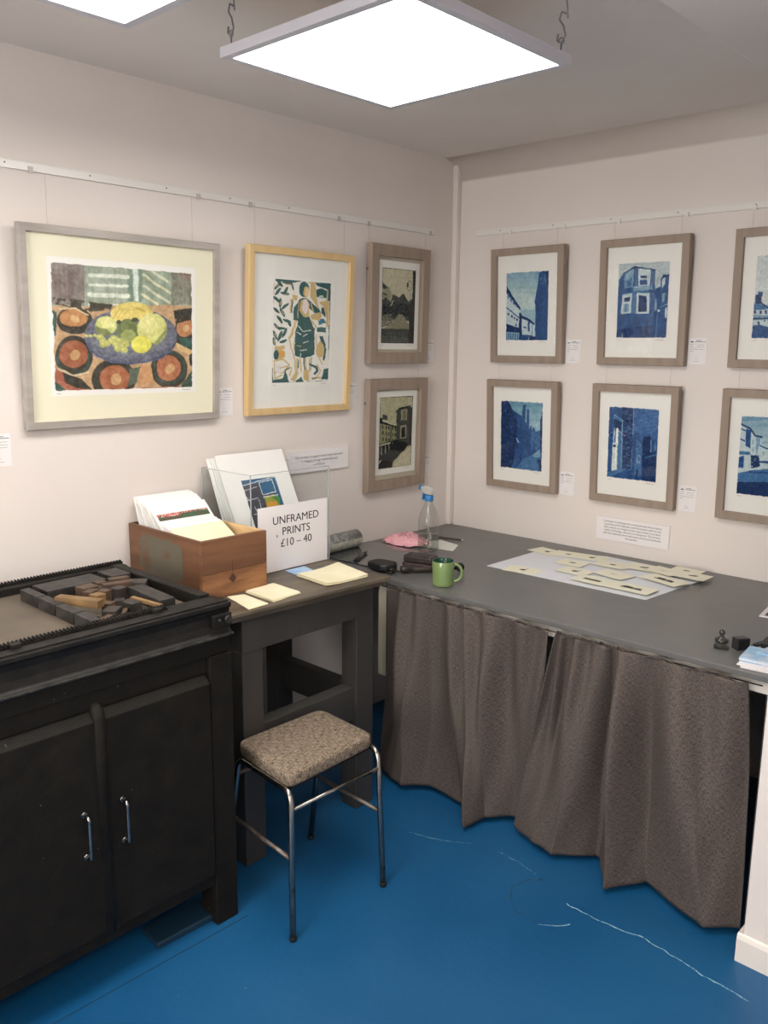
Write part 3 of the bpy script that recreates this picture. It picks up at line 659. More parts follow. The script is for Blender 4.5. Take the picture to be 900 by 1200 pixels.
# ------------------------------------------------------------------ lamps
M_led = bpy.data.materials.new('lit_diffuser'); M_led.use_nodes = True
nt = M_led.node_tree; nt.nodes.clear(); o_ = nt.nodes.new('ShaderNodeOutputMaterial'); e_ = nt.nodes.new('ShaderNodeEmission')
e_.inputs['Color'].default_value = (1, .965, .93, 1); e_.inputs['Strength'].default_value = 14.8; nt.links.new(e_.outputs[0], o_.inputs[0])
M_lframe = mat('white_panel_frame', (196, 194, 200), .4)
M_hook = mat('grey_hook', (140, 136, 140), .4, metal=.5)
LZ = 2.405
def led(cx, cy, label):
    t = thing('ceiling_light_panel', label, 'ceiling light', (cx, cy, LZ), 0, 'square light panels hung under the ceiling')
    h = .308; e = .286
    b = NB()
    for q in ((-h, h, -h, -e), (-h, h, e, h), (-h, -e, -e, e), (e, h, -e, e)): bx(b, *q, -.012, .0)
    bx(b, -h, h, -h, h, .0, .012)
    obj('panel_frame', b, M_lframe, t)
    obj('diffuser', box(-e, e, -e, e, -.010, -.001), M_led, t)
    for sx in (-1, 1):
        for sy in (-1, 1):
            x, y = sx*(h-.02), sy*(h-.02); b = NB(); zt = RZ-LZ if cx+x < 1.645 or cx+x > 2.7 else 2.5-LZ
            s = zt/.137
            tube(b, [(x, y, .012), (x, y, .03*s)], .0022, 6)
            tube(b, arc([], (x, y, .037*s), .008, -PI*.6, PI*1.1, 'xz', 8), .0018, 6)
            tube(b, [(x-.010, y, .052*s), (x-.012, y, .040*s), (x, y, .034*s), (x+.011, y, .046*s), (x+.004, y, .066*s), (x-.008, y, .080*s), (x-.002, y, .094*s), (x+.010, y, .088*s)], .0024, 6)
            tube(b, [(x+.016, y, .078*s), (x+.014, y, .096*s), (x+.010, y, .118*s), (x+.002, y, zt-.004)], .0018, 6)
            bx(b, x-.016, x+.016, y-.006, y+.006, zt-.005, zt-.0005)
            obj('hanging_hook', b, M_hook, t)
led(1.136, -1.680, 'lit white square ceiling light panel hanging on hooks, seen whole')
led(1.143, -2.551, 'lit white ceiling light panel cut off by the top left of the photo')
led(1.215, -3.75, 'added unseen white fill panel behind the photographer on the left side')  # out-of-view panel added to raise the room's brightness
led(3.2, -2.6, 'added unseen white fill panel right of the photographer, near side wall')  # also added out of view, as fill light
led(3.2, -4.2, 'added unseen white fill panel at the back of the room on the right')  # another unseen panel added for fill light

# ------------------------------------------------------------------ picture rails
def rail(wall, length, label, holes, clips):
    # local x along wall, -y out of wall
    t = thing('picture_rail', label, 'picture rail', (0, 0, 0))
    b = NB(); bx(b, 0, length, -.007, 0, .006, .024); bx(b, 0, length, -.012, 0, 0, .006); bx(b, 0, length, -.009, -.001, .0235, .026)
    obj('rail_strip', b, M_alu, t)
    for h in holes:
        b = NB(); tube(b, [(h, -.0085, .015), (h, -.006, .015)], .0026, 10); obj('screw', b, M_steel, t)
    for c in clips:
        b = NB(); bx(b, c-.007, c+.007, -.016, -.0115, -.006, .012); obj('wire_clip', b, M_wire if wall == 'l' else M_alu, t)
    if wall == 'l': t.rotation_euler = (0, 0, PI/2)
    return t
r = rail('l', 2.83, 'white picture rail on the left wall, above the fruit picture', [2.83-.0+(-2.174+0), ] if False else [.822, 1.097, 1.38, 1.65, 1.934], [.898, 1.507, 1.74, 2.203, 2.38, 2.79])
r.location = (0, -2.996, 2.216)
r = rail('r', 2.5, 'white picture rail on the back wall, above the blue prints', [.14, .42, .70, .99, 1.29, 1.6], [.20, .48, .74, 1.03, 1.29, 1.55])
r.location = (.127, 0, 2.216)

# ------------------------------------------------------------------ frames
def ring(bm, W, H, fw, d0, d1, ch=.002):
    # outer W x H (x 0..W, z 0..H), moulding width fw, from y=-d0 (back) to y=-d1 (front)
    out = [(0, 0), (W, 0), (W, H), (0, H)]; inn = [(fw, fw), (W-fw, fw), (W-fw, H-fw), (fw, H-fw)]
    oc = [(ch, ch), (W-ch, ch), (W-ch, H-ch), (ch, H-ch)]
    A = [bm.verts.new((x, -d0, z)) for x, z in out]; B = [bm.verts.new((x, -d1+ch, z)) for x, z in out]
    Bc = [bm.verts.new((x, -d1, z)) for x, z in oc]
    I1 = [bm.verts.new((x, -d1, z)) for x, z in inn]; I0 = [bm.verts.new((x, -d0, z)) for x, z in inn]
    for i in range(4):
        j = (i+1) % 4
        for q in ((A[i], A[j], B[j], B[i]), (B[i], B[j], Bc[j], Bc[i]), (Bc[i], Bc[j], I1[j], I1[i]), (I1[i], I1[j], I0[j], I0[i]), (I0[i], I0[j], A[j], A[i])): bm.faces.new(q)
    bmesh.ops.recalc_face_normals(bm, faces=bm.faces)

def scribble(bm, x, y, z, L, h, rng, w=.0007):
    p = [(x, z)]
    n = int(L/.004)
    for i in range(n): p.append((x+L*(i+1)/n, z+rng.uniform(-h, h)))
    for (x1, z1), (x2, z2) in zip(p, p[1:]):
        vs = [bm.verts.new(v) for v in ((x1, y, z1-w), (x2, y, z2-w), (x2, y, z2+w), (x1, y, z1+w))]; bm.faces.new(vs)

RNG = random.Random(5)
def frame(side, a0, z0, W, H, fw, m, label, board, sheet, sheet_m, cv, pr, lean, wire_h=None, depth=.032, group=None, wx=.12):
    # a0: left edge along the wall; pr: print rect in local coords (x0,x1,z0,z1)
    if side == 'r': t = thing('framed_picture', label, 'picture', (a0, -.003, z0), (lean, 0, 0), group)
    else: t = thing('framed_picture', label, 'picture', (.003, a0, z0), (lean, 0, PI/2), group)
    b = NB(); ring(b, W, H, fw, .004, depth); obj('frame_moulding', b, m, t)
    obj('mount_board', box(fw-.003, W-fw+.003, -.016, -.006, fw-.003, H-fw+.003), board, t)
    if sheet:
        obj('print_sheet', box(sheet[0], sheet[1], -.0168, -.0161, sheet[2], sheet[3]), sheet_m, t)
    art_mesh('print_image', cv, pr[0], pr[1], pr[2], pr[3], -.0176, t)
    b = NB(); scribble(b, pr[1]-.045, -.0172, pr[2]-.008, .036, .002, RNG)
    obj('pencil_signature', b, M_grey_ink, t)
    b = NB(); scribble(b, pr[0]+.005, -.0172, pr[2]-.008, .014, .0015, RNG); obj('edition_number', b, M_grey_ink, t)
    obj('glass_pane', box(fw-.002, W-fw+.002, -.024, -.0225, fw-.002, H-fw+.002), M_glass, t)
    if wire_h:
        for x in (wx*W, (1-wx)*W):
            b = NB(); tube(b, [(x, -.004, H-.05), (x, -.006, H+.0), (x, -.004+wire_h*math.sin(lean)*.2, H+wire_h)], .0006, 5); obj('hanging_wire', b, M_wire, t)
    for x in (.0,) if side == 'l' and W < .5 else ():
        b = NB(); bx(b, -.004, 0, -.014, -.006, H*.78, H*.8); obj('hanger_plate', b, M_steel, t)
    return t

R_ = dict(W=.386, H=.508, fw=.031, m=M_fr_taupe)
def rf(x, z, label, cv, pr, wire, lean=.045): # pr in wall coords
    return frame('r', x, z, R_['W'], R_['H'], R_['fw'], R_['m'], label, M_paper, None, None, cv, (pr[0]-x, pr[1]-x, pr[2]-z, pr[3]-z), lean, wire, wx=.13, group='framed blue prints on the back wall')
XO = [.252, .811, 1.371]
ZT, ZB = 1.636, 1.048
g = art_gable(); rf(XO[0], ZT, 'framed blue print of a lane below a tall dark gable, top row by the corner', g, (.331, .556, 1.736, 2.038), .075)
rf(XO[1], ZT, 'framed blue print of a corner house with bay windows, top row', art_bay(), (.892, 1.113, 1.747, 2.047), .075)
rf(XO[2], ZT, 'framed blue print of a chimneyed roof, top row at the right picture edge', art_chimney(), (1.450, 1.675, 1.745, 2.045), .075)
rf(XO[0], ZB, 'framed blue print of a dark lane with two tall chimney stacks, bottom row', art_alley(), (.326, .556, 1.142, 1.460), .08)
rf(XO[1], ZB, 'framed blue print of a sash window and stone wall, bottom row', art_sash(), (.887, 1.112, 1.156, 1.462), .08)
rf(XO[2], ZB, 'framed blue print of a curving terrace and road, bottom row at right edge', art_street(), (1.445, 1.670, 1.152, 1.456), .08)

# left wall (local x = world y)
frame('l', -2.172, 1.432, .735, .628, .023, M_fr_grey, 'large grey-framed still life of fruit on a plate with cream mount', M_cream,
      (.089, .636, .103, .537), M_sheet, art_fruit(), (.101, .622, .119, .519), .05, .15, wx=.14, depth=.03)
frame('l', -1.305, 1.432, .556, .642, .026, M_fr_pine, 'pale wood framed green and ochre block print of a standing woman', M_paper,
      (.108, .446, .112, .532), M_sheet, art_woman(), (.128, .432, .125, .524), .05, .15, wx=.08, depth=.03)
frame('l', -.632, 1.627, .392, .512, .048, M_fr_taupe, 'taupe-framed sepia print of a path and street lamp, upper of the corner pair', M_beige,
      (.062, .336, .063, .448), M_sheet, art_lamp(), (.087, .309, .09, .416), .022, .075, depth=.036, wx=.02)
frame('l', -.642, 1.052, .398, .508, .046, M_fr_taupe, 'taupe-framed green-black etching of a sloping street, lower of the corner pair', M_beige,
      (.062, .340, .07, .451), M_sheet, art_hill(), (.087, .312, .098, .425), .022, .06, depth=.036, wx=.9)

# ------------------------------------------------------------------ caption cards
def caption(side, a, z, W, H, label, seed):
    t = thing('caption_card', label, 'caption card', (a, 0, z) if side == 'r' else (0, a, z), 0 if side == 'r' else PI/2)
    obj('card', box(0, W, -.0015, 0, 0, H), M_white, t)
    rng = random.Random(seed); b = NB()
    def dash(x, z, l, h, mi=0):
        vs = [b.verts.new(v) for v in ((x, -.0019, z), (x+l, -.0019, z), (x+l, -.0019, z+h), (x, -.0019, z+h))]; f = b.faces.new(vs); f.material_index = mi
    prism(b, [(W*.16+W*.1*math.cos(k*PI/4), H*.855+H*.022*math.sin(k*PI/4)) for k in range(8)], .0016, .002, 0, Matrix.Rotation(PI/2, 4, 'X'))
    for zc, x0, x1 in ((.895, .40, .66), (.845, .34, .92)):
        x = x0*W
        while x < x1*W:
            l = rng.uniform(.0012, .0024); dash(x, zc*H, l, .0026); x += l+.0008
    for k in range(4):
        zc = (.745-.085*k)*H; x = .08*W; e = (.26, .24, .42, .22)[k]
        while x < e*W:
            l = rng.uniform(.001, .002); dash(x, zc, l, .0018, 1); x += l+.0008
        if k < 3: scribble(b, .45*W, -.0019, zc, .4*W, .0012, rng, .0004)
    scribble(b, .35*W, -.0019, .22*H, .2*W, .004, rng, .0003); scribble(b, .3*W, -.0019, .12*H, .35*W, .0015, rng, .0004)
    for f in b.faces:
        if f.material_index == 0 and False: pass
    obj('printing', b, [M_ink, M_grey_ink], t)
caption('r', .640, 1.637, .072, .103, 'small caption card right of the blue gable print, top row', 1)
caption('r', 1.200, 1.643, .072, .103, 'small caption card right of the blue bay-window print, top row', 2)
caption('r', .641, 1.047, .072, .104, 'small caption card right of the blue two-chimney lane print, bottom row', 3)
caption('r', 1.206, 1.049, .072, .104, 'small caption card right of the blue sash window print, bottom row', 4)
caption('l', -1.424, 1.437, .072, .105, 'small caption card right of the large fruit still life', 5)
caption('l', -2.286, 1.322, .072, .102, 'small caption card below left of the fruit picture, cut by the photo edge', 6)
caption('l', -.754, 1.441, .072, .103, 'small caption card peeping out right of the standing woman print', 7)
caption('l', -.224, 1.631, .072, .103, 'small caption card right of the sepia path and lamp print', 8)
caption('l', -.232, 1.081, .072, .103, 'small caption card right of the green-black sloping street etching', 9)

t = thing('wall_notice', 'white notice about a photographic process, below the blue sash window print', 'notice', (.841, -.001, .875))
obj('board', box(0, .338, -.006, 0, 0, .1), M_white, t)
b = NB()
lines = ['Cyanotype is a photographic printing process that produces', 'a cyan-blue print. Engineers used the process well into the', '20th century as a simple and low-cost process to produce', 'copies of drawings, referred to as blueprints. The process', 'uses two chemicals: ferric ammonium citrate and potassium', 'ferricyanide.']
for i, l in enumerate(lines):
    text_bm(b, l, .0120, TM(.169, -.0065, .080-.0132*i, .93), 'CENTER')
obj('lettering', b, M_ink, t)
t = thing('wall_notice', 'white notice about supporting artists, behind the clear print holder', 'notice', (.001, -1.079, 1.178), PI/2)
obj('board', box(0, .34, -.01, 0, 0, .092), M_white, t)
b = NB()
for i, l in enumerate(['We are keen to support local artists interested', 'in engaging through membership and', 'exhibitions']):
    text_bm(b, l, .0142, TM(.17, -.0105, .060-.017*i), 'CENTER')
obj('lettering', b, M_ink, t)

# ------------------------------------------------------------------ counter with curtains
ZC = .815
t = thing('counter', 'long grey-painted worktop along the back wall, curtained below', 'worktop', (0, 0, 0))
obj('worktop', box(.002, 2.5, -1.01, -.002, ZC-.02, ZC), M_counter, t, bevel=.003)
obj('white_batten', box(.44, 2.5, -.985, -.95, ZC-.062, ZC-.0205), M_skirt, t)
obj('cream_end_panel', box(.435, .60, -.984, -.962, .40, ZC-.063), mat('cream_board', (226, 218, 190), .7), t)
obj('support_post', box(.46, .5, -.955, -.915, .001, ZC-.063), M_tbl, t)
obj('support_post', box(1.93, 1.965, -.98, -.945, .001, ZC-.063), M_tbl, t)
obj('support_post', box(1.22, 1.26, -.7, -.66, .001, ZC-.0205), M_tbl, t)

def curtain(name, label, tops, hems, seed, lean=0):
    t = thing(name, label, 'curtain', (tops[0], -1.03, 0))
    n = len(tops); NU, NV = 46*(n-1)//2, 64
    rng = random.Random(seed)
    ph = [rng.uniform(0, 6.28) for _ in range(8)]
    def path(s):
        k = min(int(s*(n-1)), n-2); f = s*(n-1)-k; fs = f*f*(3-2*f)*.6+f*.4
        return tops[k]+(tops[k+1]-tops[k])*f, hems[k][0]+(hems[k+1][0]-hems[k][0])*fs, hems[k][1]+(hems[k+1][1]-hems[k][1])*fs
    L = tops[-1]-tops[0]
    b = NB(); uvl = b.loops.layers.uv.new('UVMap'); rows = []; OX, OY = tops[0], -1.03
    for j in range(NV+1):
        v = j/NV; z = .789-(.789-.022)*v; row = []
        for i in range(NU+1):
            s = i/NU; tx, hx, hy = path(s)
            w = v**.85
            x = tx+(hx-tx)*(w*.75+.25*v*v); y = -1.034+(hy+1.034)*w
            g_ = math.exp(-v*7)
            f1 = math.sin(s*L*95+ph[0]+2.2*math.sin(s*9+ph[1]))
            f2 = math.sin(s*L*62+ph[2]+1.8*math.sin(s*7+ph[3])+v*.6)
            f3 = math.sin(s*L*33+ph[4]+1.3*math.sin(s*5+ph[5])-v*.7)
            y += -.006*f1*g_ + f2*(.019*math.exp(-((v-.25)/.33)**2)) + f3*(.026*math.sin(PI*min(1, v*1.05))**1.2) + .003*math.sin(s*60+v*14)*v
            x += .006*math.sin(s*L*42+ph[6])*v*(1-v)
            y = min(y, -.992+.03*v)
            row.append(b.verts.new((x-OX, y-OY, z+.012*math.sin(s*L*14+ph[7])*(v**4)*.4)))
        rows.append(row)
    for j in range(NV):
        for i in range(NU):
            f = b.faces.new((rows[j][i], rows[j+1][i], rows[j+1][i+1], rows[j][i+1])); f.smooth = True
            for lp, (ii, jj) in zip(f.loops, ((i, j), (i, j+1), (i+1, j+1), (i+1, j))):
                lp[uvl].uv = (ii/NU*L*1.25, jj/NV*.78)
    o = obj('curtain_panel', b, M_curt, t); sm = o.modifiers.new('thick', 'SOLIDIFY'); sm.thickness = .002
    # ruffled heading
    b = NB(); uvl = b.loops.layers.uv.new('UVMap'); rows = []; NR = NU*2
    for j in range(5):
        row = []
        for i in range(NR+1):
            s = i/NR; tx, _, _ = path(s); q = j/4
            A = math.sin(s*L*95+ph[0]+2.2*math.sin(s*9+ph[1])); B = math.sin(s*L*160+ph[2]+2.5*math.sin(s*13))
            row.append(b.verts.new((tx-OX+.007*q*B, -1.031-OY-.006*A*(1-.3*q)-.013*q*(.55+.45*B), .786+.013*q*(.6+.4*math.sin(s*L*60+ph[3])))))
        rows.append(row)
    for j in range(4):
        for i in range(NR):
            f = b.faces.new((rows[j][i], rows[j][i+1], rows[j+1][i+1], rows[j+1][i])); f.smooth = True
            for lp in f.loops: lp[uvl].uv = (lp.vert.co.x, lp.vert.co.z)
    o = obj('ruffled_heading', b, M_curt, t); sm = o.modifiers.new('thick', 'SOLIDIFY'); sm.thickness = .0016
    b = NB()
    tube(b, [tuple(v.co+Vector((0, -.0005, .001))) for v in rows[-1][::2]], .0013, 5) if False else None
    pts = [v for v in []]
    b.free()
    return t
tL = [.533, .595, .659, .722, .843, .901, 1.013, 1.154, 1.255]
hL = [(.470, -1.01), (.57, -1.055), (.649, -1.081), (.73, -1.002), (.896, -1.01), (1.005, -1.145), (1.02, -1.038), (1.092, -.963), (1.17, -.93)]
tR = [1.277, 1.319, 1.396, 1.471, 1.508, 1.604, 1.73, 1.894]
hR = [(1.128, -1.011), (1.231, -1.053), (1.326, -1.067), (1.44, -.954), (1.541, -1.11), (1.623, -.989), (1.845, -1.081), (1.93, -1.0)]
curtain('curtain', 'brown-grey woven curtain hanging under the worktop, left half near the stool', tL, hL, 4)
curtain('curtain', 'brown-grey woven curtain under the worktop, right half beside the white partition', tR, hR, 9)
b = NB(); tube(b, [(.48, -1.024, .788), (1.2, -1.022, .785), (1.93, -1.019, .788)], .0022, 6)
tag(obj('curtain_wire', b, M_iron), 'thin white curtain wire stretched under the worktop edge', 'curtain wire')

# ------------------------------------------------------------------ small table
T = .885
t = thing('side_table', 'dark grey painted wooden table carrying the crate and print holder', 'table', (.05, -1.8, 0))
OX, OY = .05, -1.8
def lb(x0, x1, y0, y1, z0, z1): return box(x0-OX, x1-OX, y0-OY, y1-OY, z0, z1)
b = NB(); prism(b, [(.02-OX, -1.845-OY), (.625-OX, -1.845-OY), (.665-OX, -1.165-OY), (.02-OX, -1.145-OY)], T-.014, T)
prism(b, [(.03-OX, -1.838-OY), (.615-OX, -1.838-OY), (.65-OX, -1.178-OY), (.03-OX, -1.155-OY)], T-.032, T-.014)
obj('table_top', b, M_tbltop, t, bevel=.003)
for x0, x1, y0, y1 in ((.535, .612, -1.8, -1.715), (.54, .618, -1.292, -1.205), (.1, .17, -1.8, -1.72), (.1, .17, -1.29, -1.21)):
    obj('leg', lb(x0, x1, y0, y1, .001, .745), M_tbl, t, bevel=.003)
obj('apron', lb(.55, .615, -1.8, -1.205, .745, .853), M_tbl, t, bevel=.002)
obj('apron', lb(.1, .55, -1.25, -1.215, .745, .853), M_tbl, t, bevel=.002)
obj('apron', lb(.1, .55, -1.79, -1.755, .745, .853), M_tbl, t, bevel=.002)
obj('apron', lb(.1, .13, -1.755, -1.25, .745, .853), M_tbl, t, bevel=.002)
obj('stretcher', lb(.545, .6, -1.715, -1.292, .35, .478), M_tbl, t, bevel=.002)
obj('stretcher', lb(.17, .54, -1.275, -1.235, .355, .478), M_tbl, t, bevel=.002)
obj('stretcher', lb(.17, .535, -1.78, -1.745, .355, .478), M_tbl, t, bevel=.002)

# ------------------------------------------------------------------ stool
t = thing('stool', 'low chromed stool with a brown tweed padded seat', 'stool', (.764, -1.67, 0))
OX, OY = .75, -1.67
Pc = [(.607-OX, -1.835-OY), (.898-OX, -1.868-OY), (.884-OX, -1.494-OY), (.612-OX, -1.478-OY)]
def rq(u, v):  # bilinear inside the seat quad
    return tuple((1-u)*(1-v)*Pc[0][k]+u*(1-v)*Pc[1][k]+u*v*Pc[2][k]+(1-u)*v*Pc[3][k] for k in (0, 1))
b = NB(); uvl = b.loops.layers.uv.new('UVMap'); N = 36
def sq(a):  # superellipse outline
    c_, s_ = math.cos(a), math.sin(a); p = .16
    return (abs(c_)**p*(1 if c_ > 0 else -1), abs(s_)**p*(1 if s_ > 0 else -1))
prof = [(.92, .423), (.99, .4245), (1.003, .431), (1.003, .455), (.992, .4625), (.95, .4665), (.80, .469), (.5, .4705), (.25, .471)]
rings = []
for r_, z in prof:
    rg = []
    for k in range(64):
        cx_, sy_ = sq(2*PI*k/64+.0001); rg.append(b.verts.new((*rq(.5+.5*cx_*r_, .5+.5*sy_*r_), z)))
    rings.append(rg)
for a, c in zip(rings, rings[1:]):
    for k in range(64): b.faces.new((a[k], a[(k+1) % 64], c[(k+1) % 64], c[k]))
b.faces.new(rings[-1]); b.faces.new(rings[0][::-1])
for f in b.faces:
    f.smooth = True
    hz = abs(f.normal.z) if f.normal.length else 1
    f.normal_update(); hz = abs(f.normal.z)
    for lp in f.loops:
        c_ = lp.vert.co; lp[uvl].uv = (c_.x, c_.y) if hz > .6 else (c_.x+c_.y, c_.z+c_.y*.0)
obj('seat_cushion', b, M_tweed, t)
b = NB(); prism(b, [rq(.04, .04), rq(.96, .04), rq(.96, .96), rq(.04, .96)], .412, .425); obj('seat_board', b, M_iron, t)
F = [(.979-OX, -1.929-OY), (.992-OX, -1.56-OY), (.627-OX, -1.541-OY), (.615-OX, -1.90-OY)]   # feet: front-left, front-right, back-right, back-left
def bend(p, c, q, r=.035, n=6):
    p, c, q = Vector(p), Vector(c), Vector(q); a = c+(p-c).normalized()*r; d = c+(q-c).normalized()*r
    return [tuple(a.lerp(c, i/n).lerp(c.lerp(d, i/n), i/n)) for i in range(n+1)]
def side_frame(fa, fb, ya, yb, nm):
    # leg - top bar - leg
    ta = (.905-OX, ya-OY, .418); tb = (.625-OX, yb-OY, .418)
    fa3 = (*fa, .012); fb3 = (*fb, .012)
    b = NB(); m1 = tuple((Vector(ta)+Vector(tb))/2)
    tube(b, [fa3]+bend(fa3, ta, tb)+bend(ta, tb, fb3)+[fb3], .0098, 12)
    obj(nm, b, M_chrome, t)
    for f_ in (fa, fb):
        b = NB(); lathe(b, [(.0095, .001), (.0108, .003), (.0108, .014), (.0098, .016)], 14, *f_, cap=True); obj('foot_cap', b, M_iron, t)
side_frame(F[0], F[3], -1.868, -1.842, 'leg_frame')
side_frame(F[1], F[2], -1.497, -1.482, 'leg_frame')
def onleg(f, top, z): k = (z-.012)/(.406); return (f[0]+(top[0]-f[0])*k, f[1]+(top[1]-f[1])*k, z)
TF0 = (.905-OX, -1.868-OY); TF1 = (.905-OX, -1.497-OY); TB1 = (.625-OX, -1.482-OY); TB0 = (.625-OX, -1.842-OY)
for p, q, m_ in ((onleg(F[0], TF0, .365), onleg(F[1], TF1, .362), M_chrome), (onleg(F[0], TF0, .228), onleg(F[3], TB0, .226), M_rust), (onleg(F[1], TF1, .229), onleg(F[2], TB1, .228), M_rust), (onleg(F[3], TB0, .365), onleg(F[2], TB1, .362), M_rust)):
    b = NB(); tube(b, [p, q], .0068, 10); obj('stretcher', b, m_, t)

# ------------------------------------------------------------------ press cabinet
t = thing('press_cabinet', 'black metal cabinet with two doors and a toothed press bed on top', 'cabinet', (.78, -1.965, 0))
OX, OY = .78, -1.965
Y0, Y1 = -3.25, -1.965
def lb(x0, x1, y0, y1, z0, z1): return box(x0-OX, x1-OX, y0-OY, y1-OY, z0, z1)
for y0, y1 in ((-2.041, Y1), (Y0, Y0+.08)):
    obj('corner_stile', lb(.70, .782, y0, y1, .001, .842), M_black, t, bevel=.003)
    obj('back_leg', lb(.14, .20, y0, y1, .001, .842), M_black, t, bevel=.003)
b = lb(.72, .768, Y0+.08, -2.041, .795, .842); obj('top_frieze', b, M_black, t, bevel=.002)
obj('side_panel', lb(.2, .70, Y1-.02, Y1-.005, .14, .842), M_black, t)
obj('side_panel', lb(.2, .70, Y0+.005, Y0+.02, .14, .842), M_black, t)
obj('back_panel', lb(.14, .15, Y0+.08, -2.041, .14, .842), M_black, t)
obj('bottom_panel', lb(.15, .735, Y0+.08, -2.041, .14, .16), M_black, t)
obj('bottom_rail', lb(.735, .774, Y0+.08, -2.041, .132, .165), M_black, t, bevel=.003)
def door(y0, y1, hy, ztop):
    b = NB()
    prof = [(.735, .168), (.782, .168), (.786, .176), (.786, ztop-.022), (.760, ztop+.006), (.735, ztop+.006)]
    v0 = [b.verts.new((x-OX, y0-OY, z)) for x, z in prof]; v1 = [b.verts.new((x-OX, y1-OY, z)) for x, z in prof]
    b.faces.new(v0); b.faces.new(v1[::-1])
    for i in range(len(prof)): b.faces.new((v0[i], v0[(i+1) % 6], v1[(i+1) % 6], v1[i]))
    bmesh.ops.recalc_face_normals(b, faces=b.faces)
    d = obj('door', b, M_black, t, bevel=.002)
    if hy:
        z0, z1 = .412, .537; y = hy-OY; X_ = .786-OX; b = NB()
        p = [(X_, y, z1-.004)]+bend((X_, y, z1-.004), (X_+.026, y, z1-.004), (X_+.026, y, z0+.004), .012)+bend((X_+.026, y, z1), (X_+.026, y, z0+.004), (X_, y, z0+.004), .012)+[(X_, y, z0+.004)]
        tube(b, p, .0042, 10); obj('chrome_handle', b, M_chrome, d)
        b = NB()
        for z in (z0+.004, z1-.004): tube(b, [(X_, y, z), (X_+.004, y, z)], .0075, 12)
        obj('handle_rose', b, M_chrome, d)
door(-2.374, -2.045, -2.331, .79); door(-2.80, -2.388, -2.438, .79); door(-3.165, -2.81, None, .79)
b = NB()
tube(b, [(.780-OX, -2.381-OY, .17), (.780-OX, -2.381-OY, .772), (.772-OX, -2.381-OY, .792), (.758-OX, -2.381-OY, .802)], .0165, 14); obj('centre_bead', b, M_black, t)
b = NB(); bx(b, .70-OX, .775-OX, Y0-OY, Y1-OY, .842, .893); obj('cornice', b, M_black, t, bevel=.004)
b = NB(); bx(b, .66-OX, .791-OX, Y0-OY, Y1+.004-OY, .893, .903); obj('cornice_lip', b, M_ironedge, t, bevel=.004)
b = NB()   # concave bed side
prof = [(.788, .903), (.780, .910), (.775, .93), (.774, .955), (.778, .972), (.786, .978), (.786, .990), (.70, .990), (.70, .903)]
v0 = [b.verts.new((x-OX, Y0-OY, z)) for x, z in prof]; v1 = [b.verts.new((x-OX, Y1-OY, z)) for x, z in prof]
b.faces.new(v0); b.faces.new(v1[::-1])
for i in range(len(prof)): b.faces.new((v0[i], v0[(i+1) % len(prof)], v1[(i+1) % len(prof)], v1[i]))
bmesh.ops.recalc_face_normals(b, faces=b.faces); obj('bed_side', b, M_iron, t, bevel=.002)
obj('cabinet_top', lb(.10, .70, Y0, Y1, .842, .93), M_black, t)
obj('press_bed', lb(.2, .69, Y0+.03, Y1-.045, .93, .962), M_bed, t)
obj('bed_rail', lb(.69, .735, Y0, Y1, .93, .988), M_iron, t, bevel=.002)
obj('bed_rail', lb(.15, .2, Y0, Y1+.02, .93, .986), M_iron, t, bevel=.002)
obj('end_bar', lb(.2, .69, Y1-.040, Y1-.005, .93, .996), M_iron, t, bevel=.003)
def rack(x0, x1, z, yend, nm='gear_rack'):
    b = NB(); bx(b, x0-OX, x1-OX, Y0-OY, yend-OY, z, z+.006)
    y = yend-.004
    while y > Y0+.004:
        v = []
        for yy, zz in ((y, z+.006), (y-.0014, z+.012), (y-.0038, z+.012), (y-.0052, z+.006)): v.append((yy, zz))
        a = [b.verts.new((x0-OX, yy-OY, zz)) for yy, zz in v]; c = [b.verts.new((x1-OX, yy-OY, zz)) for yy, zz in v]
        b.faces.new(a); b.faces.new(c[::-1])
        for i in range(4): b.faces.new((a[i], a[(i+1) % 4], c[(i+1) % 4], c[i]))
        y -= .0100
    bmesh.ops.recalc_face_normals(b, faces=b.faces); obj(nm, b, M_iron, t)
rack(.696, .722, .988, -2.13); rack(.158, .17, .986, -1.945)
b = NB(); bx(b, .735-OX, .772-OX, Y0-OY, Y1+.0-OY, .990, .9935)
obj('flange_plate', b, M_iron, t, bevel=.001)
# end bracket with screw, rail catches
b = NB(); bx(b, .776-OX, .792-OX, -2.03-OY, -1.968-OY, .925, .962); obj('end_bracket', b, M_iron, t, bevel=.003)
b = NB(); tube(b, [(.79-OX, -1.985-OY, .945), (.800-OX, -1.985-OY, .945)], .011, 14); tube(b, [(.79-OX, -2.012-OY, .948), (.798-OX, -2.012-OY, .948)], .004, 8); obj('bracket_screw', b, M_ironedge, t)
for y in (-2.17, -2.555):
    b = NB(); bx(b, .722-OX, .742-OX, y-.012-OY, y+.012-OY, .9925, 1.004); obj('rail_catch', b, M_iron, t, bevel=.002)

